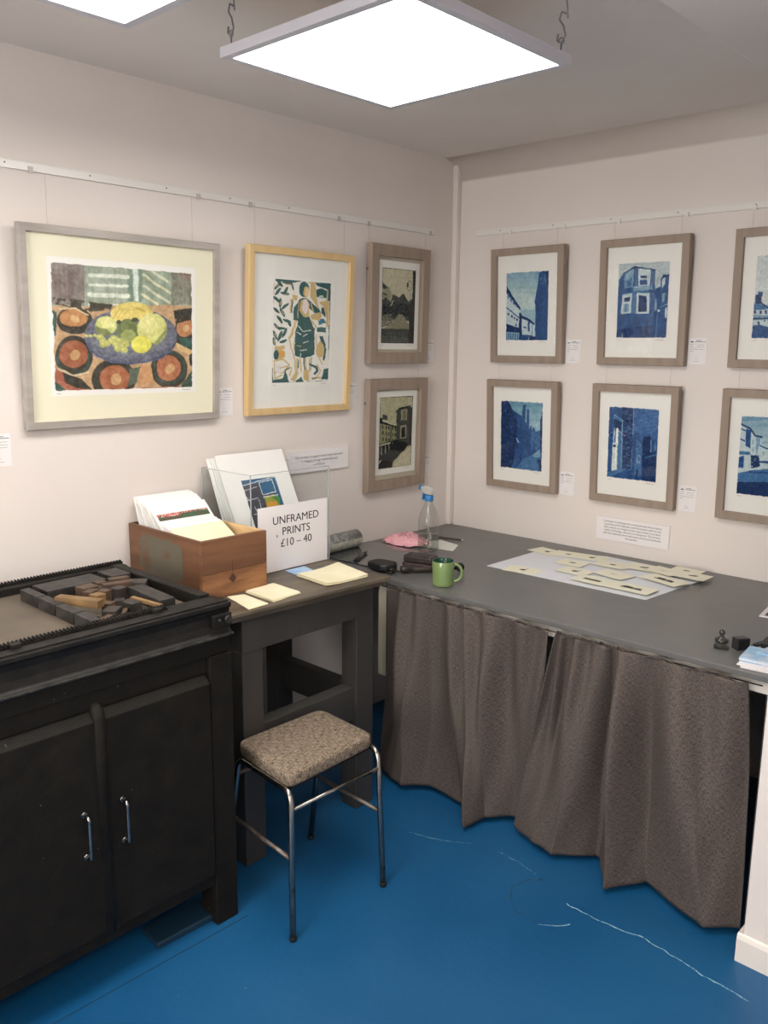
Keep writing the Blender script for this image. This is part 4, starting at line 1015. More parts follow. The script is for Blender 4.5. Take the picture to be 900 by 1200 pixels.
# printing furniture and wood type lying in the bed
ZB_ = .9625
M_woods = {'y': mat('yellow_wood', (136, 106, 68), .55, col2=(112, 86, 54), scale=12), 'b': mat('brown_wood_block', (92, 72, 54), .55, col2=(66, 52, 42), scale=14),
           'r': mat('ruddy_wood_block', (88, 66, 50), .55, col2=(68, 52, 42), scale=14), 'd': mat('inky_wood_block', (44, 39, 36), .5, col2=(62, 54, 48), scale=20),
           'g': M_lead}
def blk(name, cx, cy, lx, ly, h, ang, col, label, cat, z=ZB_, tilt=(0, 0), group=None):
    o = obj(name, box(-lx/2, lx/2, -ly/2, ly/2, 0, h), M_woods[col], None, bevel=.0015, loc=(cx, cy, z), rot=(tilt[0], tilt[1], ang))
    return tag(o, label, cat, group)
for i, (x0, x1, w) in enumerate(((.268, .377, 'nearest the wall'), (.379, .483, 'second from the wall'), (.487, .589, 'third from the wall'), (.592, .686, 'nearest the front rail'))):
    blk('spacing_bar', (x0+x1)/2, -2.322, x1-x0-.004, .028, .034, 0, 'g', 'grey metal spacing bar across the press bed, '+w, 'spacing bar', group='row of spacing bars')
blk('spacing_bar', .612, -2.299, .08, .012, .031, .0, 'g', 'thin grey strip beside the frontmost spacing bars', 'spacing bar')
blk('spacing_plate', .298, -2.195, .095, .19, .034, .02, 'g', 'wide dark grey plate along the far side of the press bed', 'metal plate')
blk('spacing_plate', .285, -2.043, .09, .066, .034, .0, 'g', 'square dark grey plate near the far right bed corner', 'metal plate')
blk('spacing_plate', .56, -2.082, .19, .05, .034, -.06, 'g', 'long dark grey plate across the right end of the bed', 'metal plate')
blk('wood_furniture', .50, -2.272, .030, .14, .022, -1.15+.05, 'y', 'long yellow wooden stick lying in the press bed', 'wooden stick', z=.985)
blk('wood_furniture', .61, -2.128, .128, .014, .010, .12, 'y', 'thin pale stick beside the long grey plate', 'wooden stick', z=.982)
blk('wood_furniture', .42, -2.052, .075, .05, .034, .9, 'd', 'blackened wooden block near the end bar', 'wooden block')
W_ = [(.386, -2.187, .045, .052, .034, .1, 'b', 'brown wooden block, leftmost of the heap', ZB_+.004),
 (.475, -2.203, .034, .034, .034, .15, 'y', 'small square yellow-brown wooden block in the heap', ZB_+.002),
 (.43, -2.20, .03, .04, .036, .5, 'r', 'reddish wooden block wedged in the middle of the heap', ZB_),
 (.463, -2.13, .034, .036, .038, .3, 'd', 'dark upright wooden block right of the heap', ZB_),
 (.418, -2.108, .03, .085, .024, -.25, 'r', 'long reddish wooden bar on the far side of the heap', ZB_+.016),
 (.378, -2.08, .024, .06, .024, -.2, 'b', 'slim brown bar furthest back in the heap', ZB_+.018),
 (.355, -2.128, .03, .03, .034, .1, 'b', 'small brown block at the back of the heap', ZB_),
 (.582, -2.157, .045, .034, .022, .1, 'g', 'small grey metal block at the front of the heap', ZB_+.004),
 (.584, -2.22, .04, .052, .016, .7, 'd', 'flat dark slab in front of the heap', ZB_+.004),
 (.628, -2.262, .018, .045, .016, .5, 'b', 'small brown stick near the front rail', ZB_),
 (.53, -2.20, .028, .032, .022, .6, 'b', 'low brown block in front of the yellow-brown one', ZB_),
 (.51, -2.155, .03, .03, .018, 1.0, 'd', 'low black block between heap and plate', ZB_),
 (.60, -2.19, .012, .05, .012, .9, 'b', 'short thin brown stick lying before the heap', ZB_),
 (.40, -2.155, .03, .04, .03, .8, 'd', 'dark block inside the heap behind the upright one', ZB_),
 (.448, -2.165, .03, .03, .034, .25, 'b', 'brown cube in the middle of the heap', ZB_),
 (.645, -2.215, .016, .04, .01, .2, 'd', 'tiny black strip against the front rail', ZB_)]
for x, y, lx, ly, h, a, c_, l, z in W_: blk('wood_block', x, y, lx, ly, h, a, c_, l+' in the press bed', 'wooden block', z=z, group='loose blocks in the press bed')
b = NB(); prism(b, [(.65, -2.215), (.655, -2.02), (.752, -2.03), (.745, -2.222)], .001, .022)
tag(obj('floor_board', b, mat('dark_blue_board', (18, 46, 64), .5), bevel=.004), 'dark blue board lying on the floor below the press cabinet', 'board')

# ------------------------------------------------------------------ crate with mounted prints
t = thing('wooden_crate', 'open brown wooden crate full of mounted prints on the table', 'crate', (.23, -1.69, T))
OX, OY = .23, -1.69
x0, x1, y0, y1, H = .012, .448, -1.826, -1.560, .198
def lb(a, b_, c_, d, e, f): return box(a-OX, b_-OX, c_-OY, d-OY, e, f)
obj('bottom_panel', lb(x0+.012, x1-.016, y0+.012, y1-.012, .0005, .012), M_crate, t)
obj('long_side', lb(x0, x1-.016, y0, y0+.012, .0005, H), M_crate, t, bevel=.0015)
obj('long_side', lb(x0, x1-.016, y1-.012, y1, .0005, H), M_crate_in, t, bevel=.0015)
obj('end_board', lb(x1-.016, x1, y0, y1, .086, H), M_crate, t, bevel=.0015)
obj('end_board', lb(x1-.016, x1, y0, y1, .0005, .085), mat('stained_pine_pale', (156, 108, 70), .55, col2=(118, 78, 50), scale=5, stretch=(.6, 1, 6), bump=.2), t, bevel=.0015)
obj('end_board', lb(x0, x0+.012, y0+.012, y1-.012, .0005, H), M_crate, t)
b = NB(); M_ = Matrix.Rotation(PI/2, 4, 'X')
pp = []
rr = random.Random(8)
for k in range(40):
    a = 2*PI*k/40; c_, s_ = math.cos(a), math.sin(a); p = .45
    pp.append((  .21-OX+.0+.135*abs(c_)**p*(1 if c_ > 0 else -1)+rr.uniform(-.006, .006)+.0, .105+.068*abs(s_)**p*(1 if s_ > 0 else -1)+rr.uniform(-.005, .005)))
v = [b.verts.new((x, y0-OY-.0006, z)) for x, z in pp]; b.faces.new(v); obj('faded_patch', b, M_patch, t)
b = NB()
v = [b.verts.new((x1-OX+.0006, y-OY, z)) for y, z in ((-1.722, .058), (-1.704, .042), (-1.69, .058), (-1.706, .076))]; b.faces.new(v)
v = [b.verts.new((x1-OX+.0006, y-OY, z)) for y, z in ((-1.707, .08), (-1.704, .08), (-1.704, .12), (-1.706, .12))]; b.faces.new(v)
obj('wood_knot', b, M_knot, t)
b = NB()
for y in (y0+.006, y1-.006):
    for z in (.02, .07, .115, .165): tube(b, [(x1-OX, y-OY, z), (x1-OX+.0012, y-OY, z)], .002, 6)
obj('nail_heads', b, M_knot, t)

def leaf(name, xt, zt, xb, zb, ya, yb, th, m, label, cat, group, skew=0.):
    # a card whose top edge is at (xt,zt) and bottom edge at (xb,zb)
    L = math.hypot(xb-xt, zb-zt); a = math.atan2(xt-xb, zt-zb)
    o = obj(name, box(-th/2, th/2, 0, yb-ya, 0, L), m, None, bevel=.0004, loc=(xb, ya, zb), rot=(skew, a, 0))
    return tag(o, label, cat, group)
cards = [(.030, 1.176, .115, .905, -.004), (.043, 1.173, .15, .905, .0), (.056, 1.170, .185, .905, -.002), (.070, 1.166, .22, .905, .002), (.085, 1.160, .255, .906, .0), (.100, 1.155, .295, .912, -.003), (.116, 1.149, .325, .92, .003)]
lab = ['rearmost', 'second from the back', 'third from the back', 'fourth from the back', 'fifth from the back', 'sixth from the back', 'seventh from the back']
for i, (xt, zt, xb, zb, dy) in enumerate(cards):
    leaf('mounted_print', xt, zt, xb, zb, -1.808+dy, -1.580+dy, .003, M_card, 'white mounted print in the wooden crate, '+lab[i], 'mounted print', 'white mounted prints in the crate')
o = leaf('mounted_print', .135, 1.141, .36, .935, -1.811, -1.583, .003, M_card, 'mounted print with a red and green flower strip, in the crate', 'mounted print', 'white mounted prints in the crate')
b = NB(); rr = random.Random(4)
L_ = math.hypot(.225, .206); M_strip = [mat('flower_red', (176, 92, 86), .7), mat('leaf_green', (66, 96, 70), .7), mat('petal_pink', (224, 160, 150), .7), mat('dark_stem', (90, 66, 52), .7)]
for k in range(60):
    y = .01+.208*k/60; h0 = L_-.052
    for q in range(4): 
        z_ = h0+.007*q; v = [b.verts.new((.0019, yy, zz)) for yy, zz in ((y, z_), (y+.0036, z_), (y+.0036, z_+.0075), (y, z_+.0075))]
        f = b.faces.new(v); f.material_index = (rr.choice([3, 1, 3, 1]) if q < 2 else rr.choice([0, 2, 2, 0, 1])) if k < 28 else (rr.choice([1, 1, 3]) if q < 3 else rr.choice([0, 1, 2]))
oo = obj('flower_strip', b, M_strip, o)
for i, (xt, zt, xb, zb, l, m_) in enumerate(((.185, 1.104, .395, .955, 'white card lying low before the flower print, in the crate', M_white), (.205, 1.100, .408, .965, 'pinkish card third from the front, in the crate', mat('pinkish_card', (236, 222, 224), .8)), (.222, 1.095, .416, .975, 'white card second from the front, in the crate', M_card), (.238, 1.091, .424, .985, 'frontmost cream card resting on top at the end of the crate', M_yel))):
    leaf('mounted_print', xt, zt, xb, zb, -1.806, -1.590, .002, m_, l, 'mounted print', 'low front prints in the crate')

# ------------------------------------------------------------------ acrylic print holder
ax0, ax1, ay0, ay1, az1 = .03, .318, -1.522, -1.145, 1.252
t = thing('print_holder', 'clear acrylic box holding wrapped prints and a price sign', 'print holder', (.17, -1.33, T))
OX, OY = .17, -1.33
HH = az1-T; w = .003
obj('front_panel', box(ax1-w-OX, ax1-OX, ay0-OY, ay1-OY, .001, HH), M_acryl, t)
obj('back_panel', box(ax0-OX, ax0+w-OX, ay0-OY, ay1-OY, .001, HH), M_acryl, t)
obj('side_panel', box(ax0+w-OX, ax1-w-OX, ay0-OY, ay0+w-OY, .001, HH), M_acryl, t)
obj('side_panel', box(ax0+w-OX, ax1-w-OX, ay1-w-OY, ay1-OY, .001, HH), M_acryl, t)
obj('base_panel', box(ax0+w-OX, ax1-w-OX, ay0+w-OY, ay1-w-OY, .001, .004), M_acryl, t)
b = NB(); e = .0016
for x, y in ((ax0, ay0), (ax0, ay1), (ax1, ay0), (ax1, ay1)): bx(b, x-e-OX, x+e-OX, y-e-OY, y+e-OY, .001, HH)
for z in (HH,): 
    for x in (ax0, ax1): bx(b, x-e*.6-OX, x+e*.6-OX, ay0-OY, ay1-OY, z-e*.6, z+e*.6)
    for y in (ay0, ay1): bx(b, ax0-OX, ax1-OX, y-e*.6-OY, y+e*.6-OY, z-e*.6, z+e*.6)
bx(b, ax1-e-OX, ax1+e-OX, ay0-OY, ay1-OY, .001, .004)
obj('edge_strip', b, M_edge, t)
t = thing('price_sign', 'white sheet reading UNFRAMED PRINTS on the front of the clear holder', 'sign', (.3225, -1.497, T+.003), PI/2)
SW, SH = .338, .243
obj('sheet', box(0, SW, -.001, 0, 0, SH), M_white, t)
b = NB()
for i, l in enumerate(['UNFRAMED', 'PRINTS', '£10 – 40']):
    for d_ in (0, .0005): text_bm(b, l, .042, TM(.180+d_, -.0013-d_*.1, .174-.0435*i, 1.03), 'CENTER')
obj('lettering', b, M_ink, t)
b = NB()
bx(b, .086, .090, -.0013, -.001, .126, .135)
obj('ink_mark', b, M_ink, t)
# wrapped prints leaning inside
def wrapped(i, xt, zt, xb, ya, yb, label, th=.004):
    L = math.hypot(xb-xt, zt-T-.006); a = math.atan2(xt-xb, zt-T-.006)
    tt = thing('wrapped_print', label, 'wrapped print', (xb, ya, T+.006), (0, a, 0), 'clear-wrapped prints in the acrylic holder')
    obj('backing_board', box(-th/2, th/2, 0, yb-ya, 0, L), M_card, tt)
    b = NB(); rr = random.Random(i); rows = []
    for k in range(14):
        z = -.0+L*1.012*k/13; row = []
        for q in range(10):
            y = -.006+(yb-ya+.012)*q/9; row.append(b.verts.new((th/2+.0012+rr.uniform(0, .0016), y, z)))
        rows.append(row)
    for r0, r1 in zip(rows, rows[1:]):
        for q in range(9): f = b.faces.new((r0[q], r0[q+1], r1[q+1], r1[q])); f.smooth = True
    obj('clear_wrapping', b, M_wrap, tt)
    return tt, L
ws = [(.045, 1.285, .205, -1.513, -1.190, 'wrapped print at the very back of the acrylic holder'),
      (.050, 1.277, .222, -1.507, -1.185, 'wrapped print second from the back of the acrylic holder'),
      (.057, 1.283, .238, -1.502, -1.180, 'wrapped print behind the blue window print'),
      (.063, 1.288, .252, -1.498, -1.176, 'wrapped print directly behind the blue window print'),
      ]
for i, a in enumerate(ws): wrapped(i, *a)
tt, L_ = wrapped(9, .072, 1.297, .270, -1.495, -1.172, 'frontmost wrapped print, dark blue with window panes and yellow patch')
o = art_mesh('print_image', art_window_print(), 0, .165, 0, .215, 0, tt)
o.matrix_parent_inverse = Matrix.Identity(4)
o.rotation_euler = (0, 0, PI/2); o.location = (.0027, .082, .128)

# ------------------------------------------------------------------ paper on the table
def sheets(name, poly, z, n, th, label, cat, m=M_yel, seed=1, curl=0., group=None):
    cx = sum(p[0] for p in poly)/len(poly); cy = sum(p[1] for p in poly)/len(poly); rr = random.Random(seed)
    b = NB()
    for k in range(n):
        a = rr.uniform(-.04, .04) if k < n-1 else 0; dx, dy = (rr.uniform(-.004, .004), rr.uniform(-.004, .004)) if k < n-1 else (0, 0)
        zz = k*th*1.15
        q = [Vector((x-cx, y-cy)) for x, y in poly]; N = 8; g_ = []
        ca, sa = math.cos(a), math.sin(a); q = [Vector((p.x*ca-p.y*sa+dx, p.x*sa+p.y*ca+dy)) for p in q]
        for i in range(N+1):
            row = []
            for j in range(N+1):
                u, v = i/N, j/N; p = q[0]*(1-u)*(1-v)+q[1]*u*(1-v)+q[2]*u*v+q[3]*(1-u)*v
                jit = rr.uniform(-.0008, .0008) if i in (0, N) or j in (0, N) else 0
                row.append((p.x+jit, p.y+jit, zz+curl*((u-.5)**2)*4*(.4+.6*k/max(1, n-1))))
            g_.append(row)
        up = [[b.verts.new((x, y, z_+th)) for x, y, z_ in r] for r in g_]; dn = [[b.verts.new(p) for p in r] for r in g_]
        for i in range(N):
            for j in range(N):
                b.faces.new((up[i][j], up[i+1][j], up[i+1][j+1], up[i][j+1])); b.faces.new((dn[i][j], dn[i][j+1], dn[i+1][j+1], dn[i+1][j]))
        for i in range(N):
            for (A, B_) in (((i, 0), (i+1, 0)), ((i+1, N), (i, N)), ((0, i+1), (0, i)), ((N, i), (N, i+1))):
                b.faces.new((dn[A[0]][A[1]], dn[B_[0]][B_[1]], up[B_[0]][B_[1]], up[A[0]][A[1]]))
    bmesh.ops.recalc_face_normals(b, faces=b.faces)
    return tag(obj(name, b, m, None, loc=(cx, cy, z)), label, cat, group)
sheets('paper_stack', [(.458, -1.738), (.476, -1.682), (.609, -1.690), (.616, -1.772)], T+.0006, 3, .0007, 'ragged cream paper scrap at the table edge nearest the press', 'paper', seed=1)
sheets('paper_stack', [(.453, -1.657), (.447, -1.53), (.592, -1.537), (.604, -1.665)], T+.0006, 5, .0009, 'square stack of cream paper in front of the wooden crate', 'paper', seed=2)
sheets('paper_stack', [(.425, -1.405), (.413, -1.185), (.612, -1.231), (.594, -1.42)], T+.0006, 6, .0009, 'large curled stack of cream paper at the right table end', 'paper', seed=3, curl=.006)
o = sheets('leaflet', [(.335, -1.385), (.335, -1.292), (.42, -1.31), (.407, -1.395)], T+.0006, 2, .0006, 'pale blue leaflet lying before the price sign', 'leaflet', mat('pale_blue_card', (176, 204, 232), .5, col2=(150, 186, 224), scale=12))

# ------------------------------------------------------------------ things on the counter
Zc = ZC+.0006
# inking slab
b = NB(); prism(b, [(.03, -.955), (.47, -.93), (.485, -.60), (.03, -.60)], 0, .006)
M_slab = mat('dark_glass', (70, 72, 72), .08, spec=.7, coat=.3)
tag(obj('inking_slab', b, M_slab, None, bevel=.001, loc=(0, 0, Zc)), 'glossy dark grey glass slab lying on the worktop by the left wall', 'glass slab')
Zs = Zc+.0066
# rolled sheet
b = NB(); pts = []
turns = 1.65; n = 60; r0 = .038
for i in range(n+1):
    a = -PI*.5+2*PI*turns*i/n; r = r0-.007*i/n; pts.append((r*math.cos(a), r*math.sin(a)))
for y in range(2): pass
Y_ = (0, .235); th = .0018
ring0 = [[b.verts.new((x, yy, z+r0)) for x, z in pts] for yy in Y_]
for i in range(n): f = b.faces.new((ring0[0][i], ring0[0][i+1], ring0[1][i+1], ring0[1][i])); f.smooth = True
M_roll = mat('speckled_grey_lino', (152, 152, 146), .6, col2=(112, 114, 110), scale=45, mix=(.4, .6))
t = thing('rolled_sheet', 'grey speckled rolled sheet lying against the left wall', 'rolled sheet', (.056, -.955, Zs), .04)
o = obj('outer_roll', b, M_roll, t); sm = o.modifiers.new('thick', 'SOLIDIFY'); sm.thickness = th
b = NB(); a0 = [-.9+.12*i for i in range(10)]
q0 = [[b.verts.new((.0405*math.cos(a), yy, .038+.0405*math.sin(a))) for a in a0] for yy in (.03, .232)]
for i in range(9): f = b.faces.new((q0[0][i], q0[0][i+1], q0[1][i+1], q0[1][i])); f.smooth = True
obj('pale_band', b, mat('pale_speckled_band', (196, 194, 180), .6, col2=(168, 168, 154), scale=60), t)
# pink cloth
def cloth(name, cx, cy, rx, ry, h, m, label, seed, z):
    b = NB(); N = 60; H1 = vnoise(N, N, 4, seed, 2); H2 = vnoise(N, N, 7, seed+1, 2); rows = []
    for i in range(N):
        row = []
        for j in range(N):
            u, v = i/(N-1)*2-1, j/(N-1)*2-1
            d = max(abs(u), abs(v))
            rr_ = 1-.18*H2[i, j]; x, y = u*rx*rr_*math.sqrt(1-v*v/2)+.03*(H1[i, j]-.5), v*ry*rr_*math.sqrt(1-u*u/2)+.03*(H2[j, i]-.5)
            ed = max(0, 1-d**3)
            fold = abs(math.sin(9*H1[i, j]*PI+u*5))
            row.append(b.verts.new((x, y, .001+h*ed*(.15+.65*fold+.35*H2[i, j])*(1-.4*abs(u)))))
        rows.append(row)
    for r0_, r1_ in zip(rows, rows[1:]):
        for j in range(N-1): f = b.faces.new((r0_[j], r0_[j+1], r1_[j+1], r1_[j])); f.smooth = True
    o = obj(name, b, m, None, loc=(cx, cy, z)); sm = o.modifiers.new('thick', 'SOLIDIFY'); sm.thickness = .0015; sm.offset = 1
    return tag(o, label, 'cloth')
cloth('cleaning_cloth', .145, -.50, .125, .095, .042, mat('pink_cloth', (236, 170, 178), .9, col2=(242, 184, 190), scale=14, bump=.3, bscale=300), 'crumpled pink cleaning cloth beside the spray bottle', 5, Zs)
# paper under bottle
b = NB(); prism(b, [(.19, -.42), (.22, -.335), (.345, -.36), (.40, -.47), (.24, -.50)], 0, .0006)
tag(obj('paper_sheet', b, M_paper, None, loc=(0, 0, Zc)), 'pale sheet of paper lying behind the spray bottle', 'paper')
# pencil
t = thing('pencil', 'dark pencil with a white tip lying behind the spray bottle', 'pencil', (.185, -.305, Zc+.004), .22)
b = NB(); tube(b, [(0, 0, 0), (.118, 0, 0)], .0035, 6); obj('shaft', b, mat('dark_pencil', (70, 50, 44), .4), t)
b = NB(); tube(b, [(.118, 0, 0), (.124, 0, 0)], .0037, 8); obj('white_end', b, M_white, t)
b = NB(); tube(b, [(0, 0, 0), (-.014, 0, 0)], .003, 6, rs=[.0034, .0004]); obj('point', b, M_woods['y'], t)
# spray bottle
t = thing('spray_bottle', 'clear plastic spray bottle with a blue trigger', 'spray bottle', (.332, -.56, Zs-.0), PI*.93)
M_pl = clear_mat('clear_plastic', tint=(246, 247, 246), gloss=.10, rough=.12)
b = NB(); lathe(b, [(.001, .002), (.040, .002), (.0455, .008), (.0455, .09), (.0455, .135), (.042, .155), (.034, .178), (.024, .200), (.0175, .215), (.0165, .238)], 36); obj('bottle_body', b, M_pl, t)
b = NB(); lathe(b, [(.001, .0035), (.039, .0035), (.0435, .009), (.0435, .075), (.001, .075)], 32); obj('liquid', b, clear_mat('water', tint=(240, 241, 239), gloss=.05, rough=.02), t)
b = NB(); lathe(b, [(.0185, .222), (.0195, .224), (.0195, .246), (.015, .248), (.001, .248)], 24)
M_blue = mat('blue_plastic', (38, 116, 176), .35)
obj('collar', b, M_blue, t)
b = NB(); v = [(-.026, .262), (-.022, .250), (.016, .249), (.048, .262), (.050, .276), (.044, .283), (0, .287), (-.022, .278)]
M2 = Matrix.Rotation(PI/2, 4, 'X'); prism(b, v, -.011, .011, 0, M2); 
obj('spray_head', b, mat('frosted_plastic', (186, 182, 176), .4), t, bevel=.004)
b = NB(); prism(b, [(.046, .264), (.062, .264), (.062, .284), (.046, .284)], -.010, .010, 0, M2); obj('nozzle', b, M_blue, t, bevel=.002)
b = NB(); prism(b, [(.020, .262), (.038, .264), (.042, .236), (.046, .222), (.038, .222), (.030, .240)], -.007, .007, 0, M2); obj('trigger', b, M_blue, t, bevel=.002)
b = NB(); tube(b, [(0, 0, .01), (0, 0, .24)], .002, 6); obj('dip_tube', b, M_wire, t)
b = NB(); rr = random.Random(3)
def wrap_text(bm, body, size, r, z, a0):
    tmp = NB(); text_bm(tmp, body, size, TM(0, 0, z))
    for v_ in tmp.verts:
        a = a0+v_.co.x/r; v_.co = Vector((r*math.cos(a), r*math.sin(a), v_.co.z))
    me = bpy.data.meshes.new('x'); tmp.to_mesh(me); tmp.free(); bm.from_mesh(me); bpy.data.meshes.remove(me)
ang = math.atan2(-3.37+.56, 2.67-.33)-PI*.93
wrap_text(b, 'Clean', .018, .0459, .112, ang-.62); wrap_text(b, 'water', .016, .0459, .092, ang-.30)
obj('handwriting', b, M_grey_ink, t)
# mug
t = thing('mug', 'light green mug with a dark green inside', 'mug', (.712, -.925, Zc), 0)
M_mug = mat('green_glaze', (120, 142, 88), .15, spec=.6, coat=.4); M_mugin = mat('dark_green_glaze', (16, 62, 44), .15)
b = NB(); lathe(b, [(.001, .004), (.034, .003), (.038, .0005), (.0395, .004), (.0405, .012), (.0410, .05), (.0415, .092), (.0405, .0945)], 44); obj('mug_body', b, M_mug, t)
b = NB(); lathe(b, [(.0405, .0945), (.0395, .0965), (.0375, .0945), (.037, .06), (.036, .010), (.001, .0085)], 44); obj('dark_green_lining', b, M_mugin, t)
hd = math.radians(37)   # handle direction, to the right in the view
pts = []
for k in range(15):
    a = PI*.5-PI*k/14; pts.append((.040+.031*max(0, math.cos(a))**.8, .049+.033*math.sin(a)))
b = NB(); tube(b, [(p*math.cos(hd), p*math.sin(hd), z) for p, z in pts], .0055, 10); obj('handle', b, M_mug, t)
# tea inside? (nothing visible)
# keys
M_blk = mat('black_leather', (22, 22, 24), .45, col2=(34, 34, 36), scale=40)
t = thing('key_pouch', 'black leather key pouch with metal keys at the worktop edge', 'keys', (.405, -.925, Zs), 0)
b = NB()
N = 10
prism(b, [(-.058, -.030), (-.048, -.046), (.030, -.052), (.052, -.034), (.050, .026), (.036, .040), (-.030, .036), (-.056, .020)], .001, .030)
obj('pouch', b, M_blk, t, bevel=.009, seg=3)
for k, (dx, dy, a, l) in enumerate(((.055, -.03, -.35, .055), (.062, -.015, -.15, .05), (.06, 0, .1, .045))):
    b = NB(); M3 = Matrix.Translation((dx, dy, .004+.002*k)) @ Matrix.Rotation(a-.3, 4, 'Z')
    bx(b, -.008, .012, -.009, .009, 0, .0018, M=M3); bx(b, .012, l, -.0028, .0028, 0, .0018, M=M3)
    for q in range(4): bx(b, l-.022+q*.006, l-.019+q*.006, -.005, -.0028, 0, .0018, M=M3)
    obj('key', b, M_chrome, t)
b = NB(); tube(b, arc([], (.055, -.015, .012), .012, 0, 2*PI, 'xy', 16), .0012, 6); obj('key_ring', b, M_chrome, t)
# pen on the slab
t = thing('marker_pen', 'black marker pen lying on the glass slab', 'pen', (.252, -.935, Zs+.0062), math.atan2(.205, -.105))
b = NB(); tube(b, [(0, 0, 0), (.12, 0, 0)], .006, 12); obj('barrel', b, mat('dark_barrel', (46, 46, 48), .35), t)
b = NB(); tube(b, [(-.004, 0, 0), (.04, 0, 0)], .0068, 12); obj('cap', b, M_blk, t)
b = NB(); bx(b, .0, .045, -.0015, .0015, .0066, .0085); obj('pocket_clip', b, M_blk, t)
b = NB(); tube(b, [(.12, 0, 0), (.16, 0, 0)], .006, 12, rs=[.006, .0055]); obj('barrel_end', b, M_blk, t)
# ink blocks / brayers
t = thing('ink_sponge_block', 'dark brown-black rectangular block behind the green mug', 'ink block', (.47, -.775, Zc), .25)
M_inky = mat('inky_block', (46, 40, 38), .4, col2=(66, 56, 50), scale=30, mix=(.4, .7))
obj('lower_block', box(-.065, .07, -.035, .035, 0, .018), mat('brown_wood_base', (72, 56, 50), .5), t, bevel=.003)
obj('upper_block', box(-.062, .066, -.034, .034, .0182, .050), M_inky, t, bevel=.008)
t = thing('hand_roller', 'dark hand roller with a round knob end lying behind the mug', 'ink roller', (.53, -.872, Zc+.016), .92)
b = NB(); tube(b, [(-.06, 0, .002), (-.052, 0, .002), (-.03, 0, .002), (-.022, 0, .002), (0, 0, 0), (.05, 0, 0), (.09, 0, 0)], .013, 14, rs=[.013, .0155, .0155, .010, .012, .012, .009]); obj('wooden_handle', b, M_inky, t)
b = NB(); tube(b, [(.09, 0, 0), (.17, 0, 0)], .007, 10); obj('shaft', b, M_iron, t)
b = NB()
bmesh.ops.create_uvsphere(b, u_segments=20, v_segments=12, radius=.0185, matrix=Matrix.Translation((.182, 0, .003))); obj('round_knob', b, M_blk, t, smooth=True)

# big sheet with cards
b = NB(); prism(b, [(.66, -.575), (.664, -.19), (.93, -.072), (1.40, -.085), (1.358, -.566)], 0, .0007)
tag(obj('backing_sheet', b, mat('white_blotting_sheet', (226, 228, 232), .8), None, loc=(0, 0, Zc)), 'large white sheet spread on the worktop under the small cards', 'paper')
cds = [(.805, -.525, 'frontmost left, with a dark blot', 0, .14), (.705, -.185, 'leftmost at the back, with a dark blot', 0, .15), (.80, -.165, 'second along the back edge from the left', 1, .13),
       (.905, -.15, 'third along the back edge from the left', 0, .14), (.895, -.29, 'left of centre, with a faint smudge', 1, .12), (.975, -.405, 'in the centre, with a dark blot', 0, .13),
       (1.035, -.205, 'back middle, with a small oval blot', 1, .14), (1.15, -.16, 'back row right of the middle, with a dark landscape', 2, .14), (1.115, -.345, 'right of centre, with a pale sketch', 3, .14),
       (1.10, -.485, 'front middle, with a long dark strip', 4, .15), (1.262, -.485, 'front right, with a wide dark landscape', 5, .17), (1.30, -.29, 'right side, with a wide dark landscape', 5, .17),
       (1.24, -.165, 'back right, with a pale sketch', 3, .13), (1.305, -.105, 'furthest back right, with a slanting dark mark', 1, .12), (1.355, -.165, 'rightmost corner, with a dark blot', 2, .13)]
for i, (x, y, l, k, wdt) in enumerate(cds):
    rr = random.Random(i+20); zz = Zc+.0009+.0008*i
    t = thing('printed_card', 'cream card on the white sheet, '+l, 'card', (x, y, zz), rr.uniform(-.25, .2), 'small cream printed cards')
    wy = .10
    obj('card', box(-wdt/2, wdt/2, -wy/2, wy/2, 0, .0006), M_cardy, t)
    b = NB()
    def fl(pts): b.faces.new([b.verts.new((px_*.8, py_*.8, .0009)) for px_, py_ in pts])
    def blob(cx, cy, a, c_): fl([(cx+a*math.cos(q*PI/5)*rr.uniform(.8, 1.2), cy+c_*math.sin(q*PI/5)*rr.uniform(.8, 1.2)) for q in range(10)])
    if k == 0: blob(0, 0, .016, .013); fl([(.004, .008), (.010, .006), (.018, .034), (.014, .034)])
    elif k == 1: blob(0, 0, .016, .009); fl([(-.02, -.004), (-.012, -.006), (.02, .008), (.012, .010)])
    elif k == 2: blob(0, 0, .022, .010); blob(.015, .008, .012, .01)
    elif k == 3: fl([(-.02, 0), (.02, .002), (.02, .004), (-.02, .002)]); fl([(-.01, -.01), (.01, -.009), (.01, -.006), (-.01, -.007)])
    elif k == 4: fl([(-.05, -.012), (.042, -.014), (.045, .010), (-.048, .014)])
    else:
        fl([(-.055, -.014), (.055, -.016), (.052, -.004), (-.056, -.002)]); blob(-.02, .006, .03, .014); blob(.03, .004, .022, .010)
    obj('ink_motif', b, M_grey_ink if k == 3 else mat('dark_olive_ink', (74, 72, 62), .7), t)

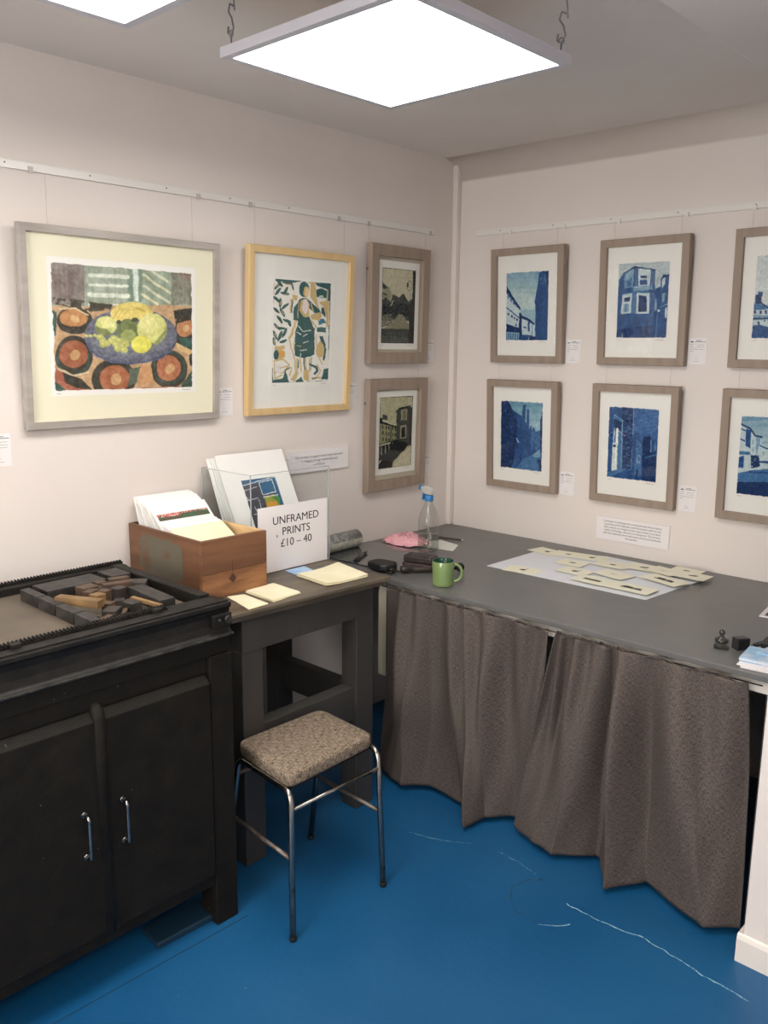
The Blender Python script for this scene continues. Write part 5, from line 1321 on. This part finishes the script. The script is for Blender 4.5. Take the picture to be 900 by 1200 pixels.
# right-hand end of the counter
t = thing('leaflet_stack', 'stack of white leaflets with pale blue covers at the right worktop end', 'leaflets', (1.90, -.915, Zc), .08)
rr = random.Random(6); mb = mat('blue_cover', (150, 188, 218), .5, col2=(196, 212, 226), scale=18, mix=(.4, .6))
for k in range(7):
    a = rr.uniform(-.05, .05); b = NB(); bx(b, -.055, .075, -.075, .04, 0, .0042, M=Matrix.Translation((rr.uniform(-.004, .004), rr.uniform(-.003, .003), k*.0045)) @ Matrix.Rotation(a, 4, 'Z'))
    obj('leaflet', b, M_white if k not in (4, 6) else mb, t)
b = NB(); bx(b, -.02, .07, -.02, .05, .0318, .036, M=Matrix.Rotation(-.2, 4, 'Z')); obj('top_leaflet', b, mb, t)
M_dk = mat('dark_grey_metal', (60, 60, 60), .35, metal=.5)
t = thing('black_stand', 'small square black metal block standing beside the leaflets', 'metal block', (1.80, -.835, Zc), .95)
obj('block_body', box(-.026, .018, -.015, .015, 0, .036), M_dk, t, bevel=.003)
obj('dark_face', box(-.022, .014, -.0165, -.0152, .003, .033), M_blk, t)
t = thing('metal_clip', 'flat dark metal plate tilted on the worktop, left of the black block', 'metal plate', (1.755, -.872, Zc+.0015), (.0, .0, .35))
obj('plate', box(-.014, .020, -.014, .014, 0, .005), M_ironedge, t, bevel=.002)
obj('dark_back', box(-.024, -.0145, -.012, .012, 0, .007), M_blk, t, bevel=.002)
t = thing('glass_weight', 'small clear glass knob behind the metal plate on the worktop', 'glass knob', (1.735, -.825, Zc))
b = NB(); lathe(b, [(.001, 0), (.016, 0), (.020, .004), (.020, .012), (.009, .018), (.006, .026), (.010, .032), (.008, .040), (.001, .042)], 20); obj('knob', b, clear_mat('grey_glass', tint=(190, 190, 186), gloss=.12, rough=.1), t)
t = thing('black_pen', 'short black tool with a white tip propped among the dark blocks', 'tool', (1.822, -.80, Zc+.006), (0, -.35, .7))
b = NB(); tube(b, [(0, 0, 0), (.07, 0, 0)], .0065, 10); obj('barrel', b, M_blk, t)
b = NB(); tube(b, [(.07, 0, 0), (.078, 0, 0)], .005, 10); obj('white_tip', b, M_white, t)
t = thing('dark_box', 'black box on a cream base at the right edge behind the leaflets', 'box', (1.905, -.80, Zc), .1)
obj('cream_base', box(-.06, .08, -.03, .04, 0, .012), M_cardy, t, bevel=.001)
obj('black_box_top', box(-.055, .08, -.028, .038, .0122, .035), M_blk, t, bevel=.003)
b = NB(); tube(b, arc([], (-.02, 0, .040), .010, 0, 2*PI, 'xy', 14), .003, 6); obj('loop', b, M_blk, t)
t = thing('framed_card', 'white-edged dark card lying flat at the right edge of the worktop', 'card', (1.80, -.40, Zc+.001), .12)
obj('border', box(-.085, .13, -.068, .10, 0, .004), M_white, t)
obj('dark_picture', box(-.070, .115, -.055, .087, .0042, .005), mat('dark_blue_grey', (58, 60, 72), .5, col2=(82, 84, 94), scale=14), t)

# ------------------------------------------------------------------ world, camera, view
w_ = bpy.data.worlds.new('w'); bpy.context.scene.world = w_; w_.use_nodes = True
w_.node_tree.nodes['Background'].inputs[0].default_value = (.9, .95, 1, 1); w_.node_tree.nodes['Background'].inputs[1].default_value = .05
cam = bpy.data.cameras.new('camera'); co = bpy.data.objects.new('camera', cam); C.objects.link(co)
right = Vector((.7311545812972733, .6821481279797253, .009322539448306383)); down = Vector((.13636467955995432, -.13274461733194057, -.9817247785086752)); fwd = Vector((-.668444202919376, .7190638344842222, -.1900777459891797))
Mx = Matrix.Identity(4)
for i in range(3): Mx[i][0] = right[i]; Mx[i][1] = -down[i]; Mx[i][2] = -fwd[i]
Mx.translation = Vector((2.67527, -3.36775, 1.70))
co.matrix_world = Mx
cam.sensor_fit = 'VERTICAL'; cam.sensor_height = 24.; cam.lens = 999.16/1200*24.; cam.clip_start = .05
sc = bpy.context.scene; sc.camera = co
sc.view_settings.view_transform = 'Standard'; sc.view_settings.look = 'None'; sc.view_settings.gamma = 1.; sc.view_settings.use_curve_mapping = False
sc.view_settings.exposure = 0.0
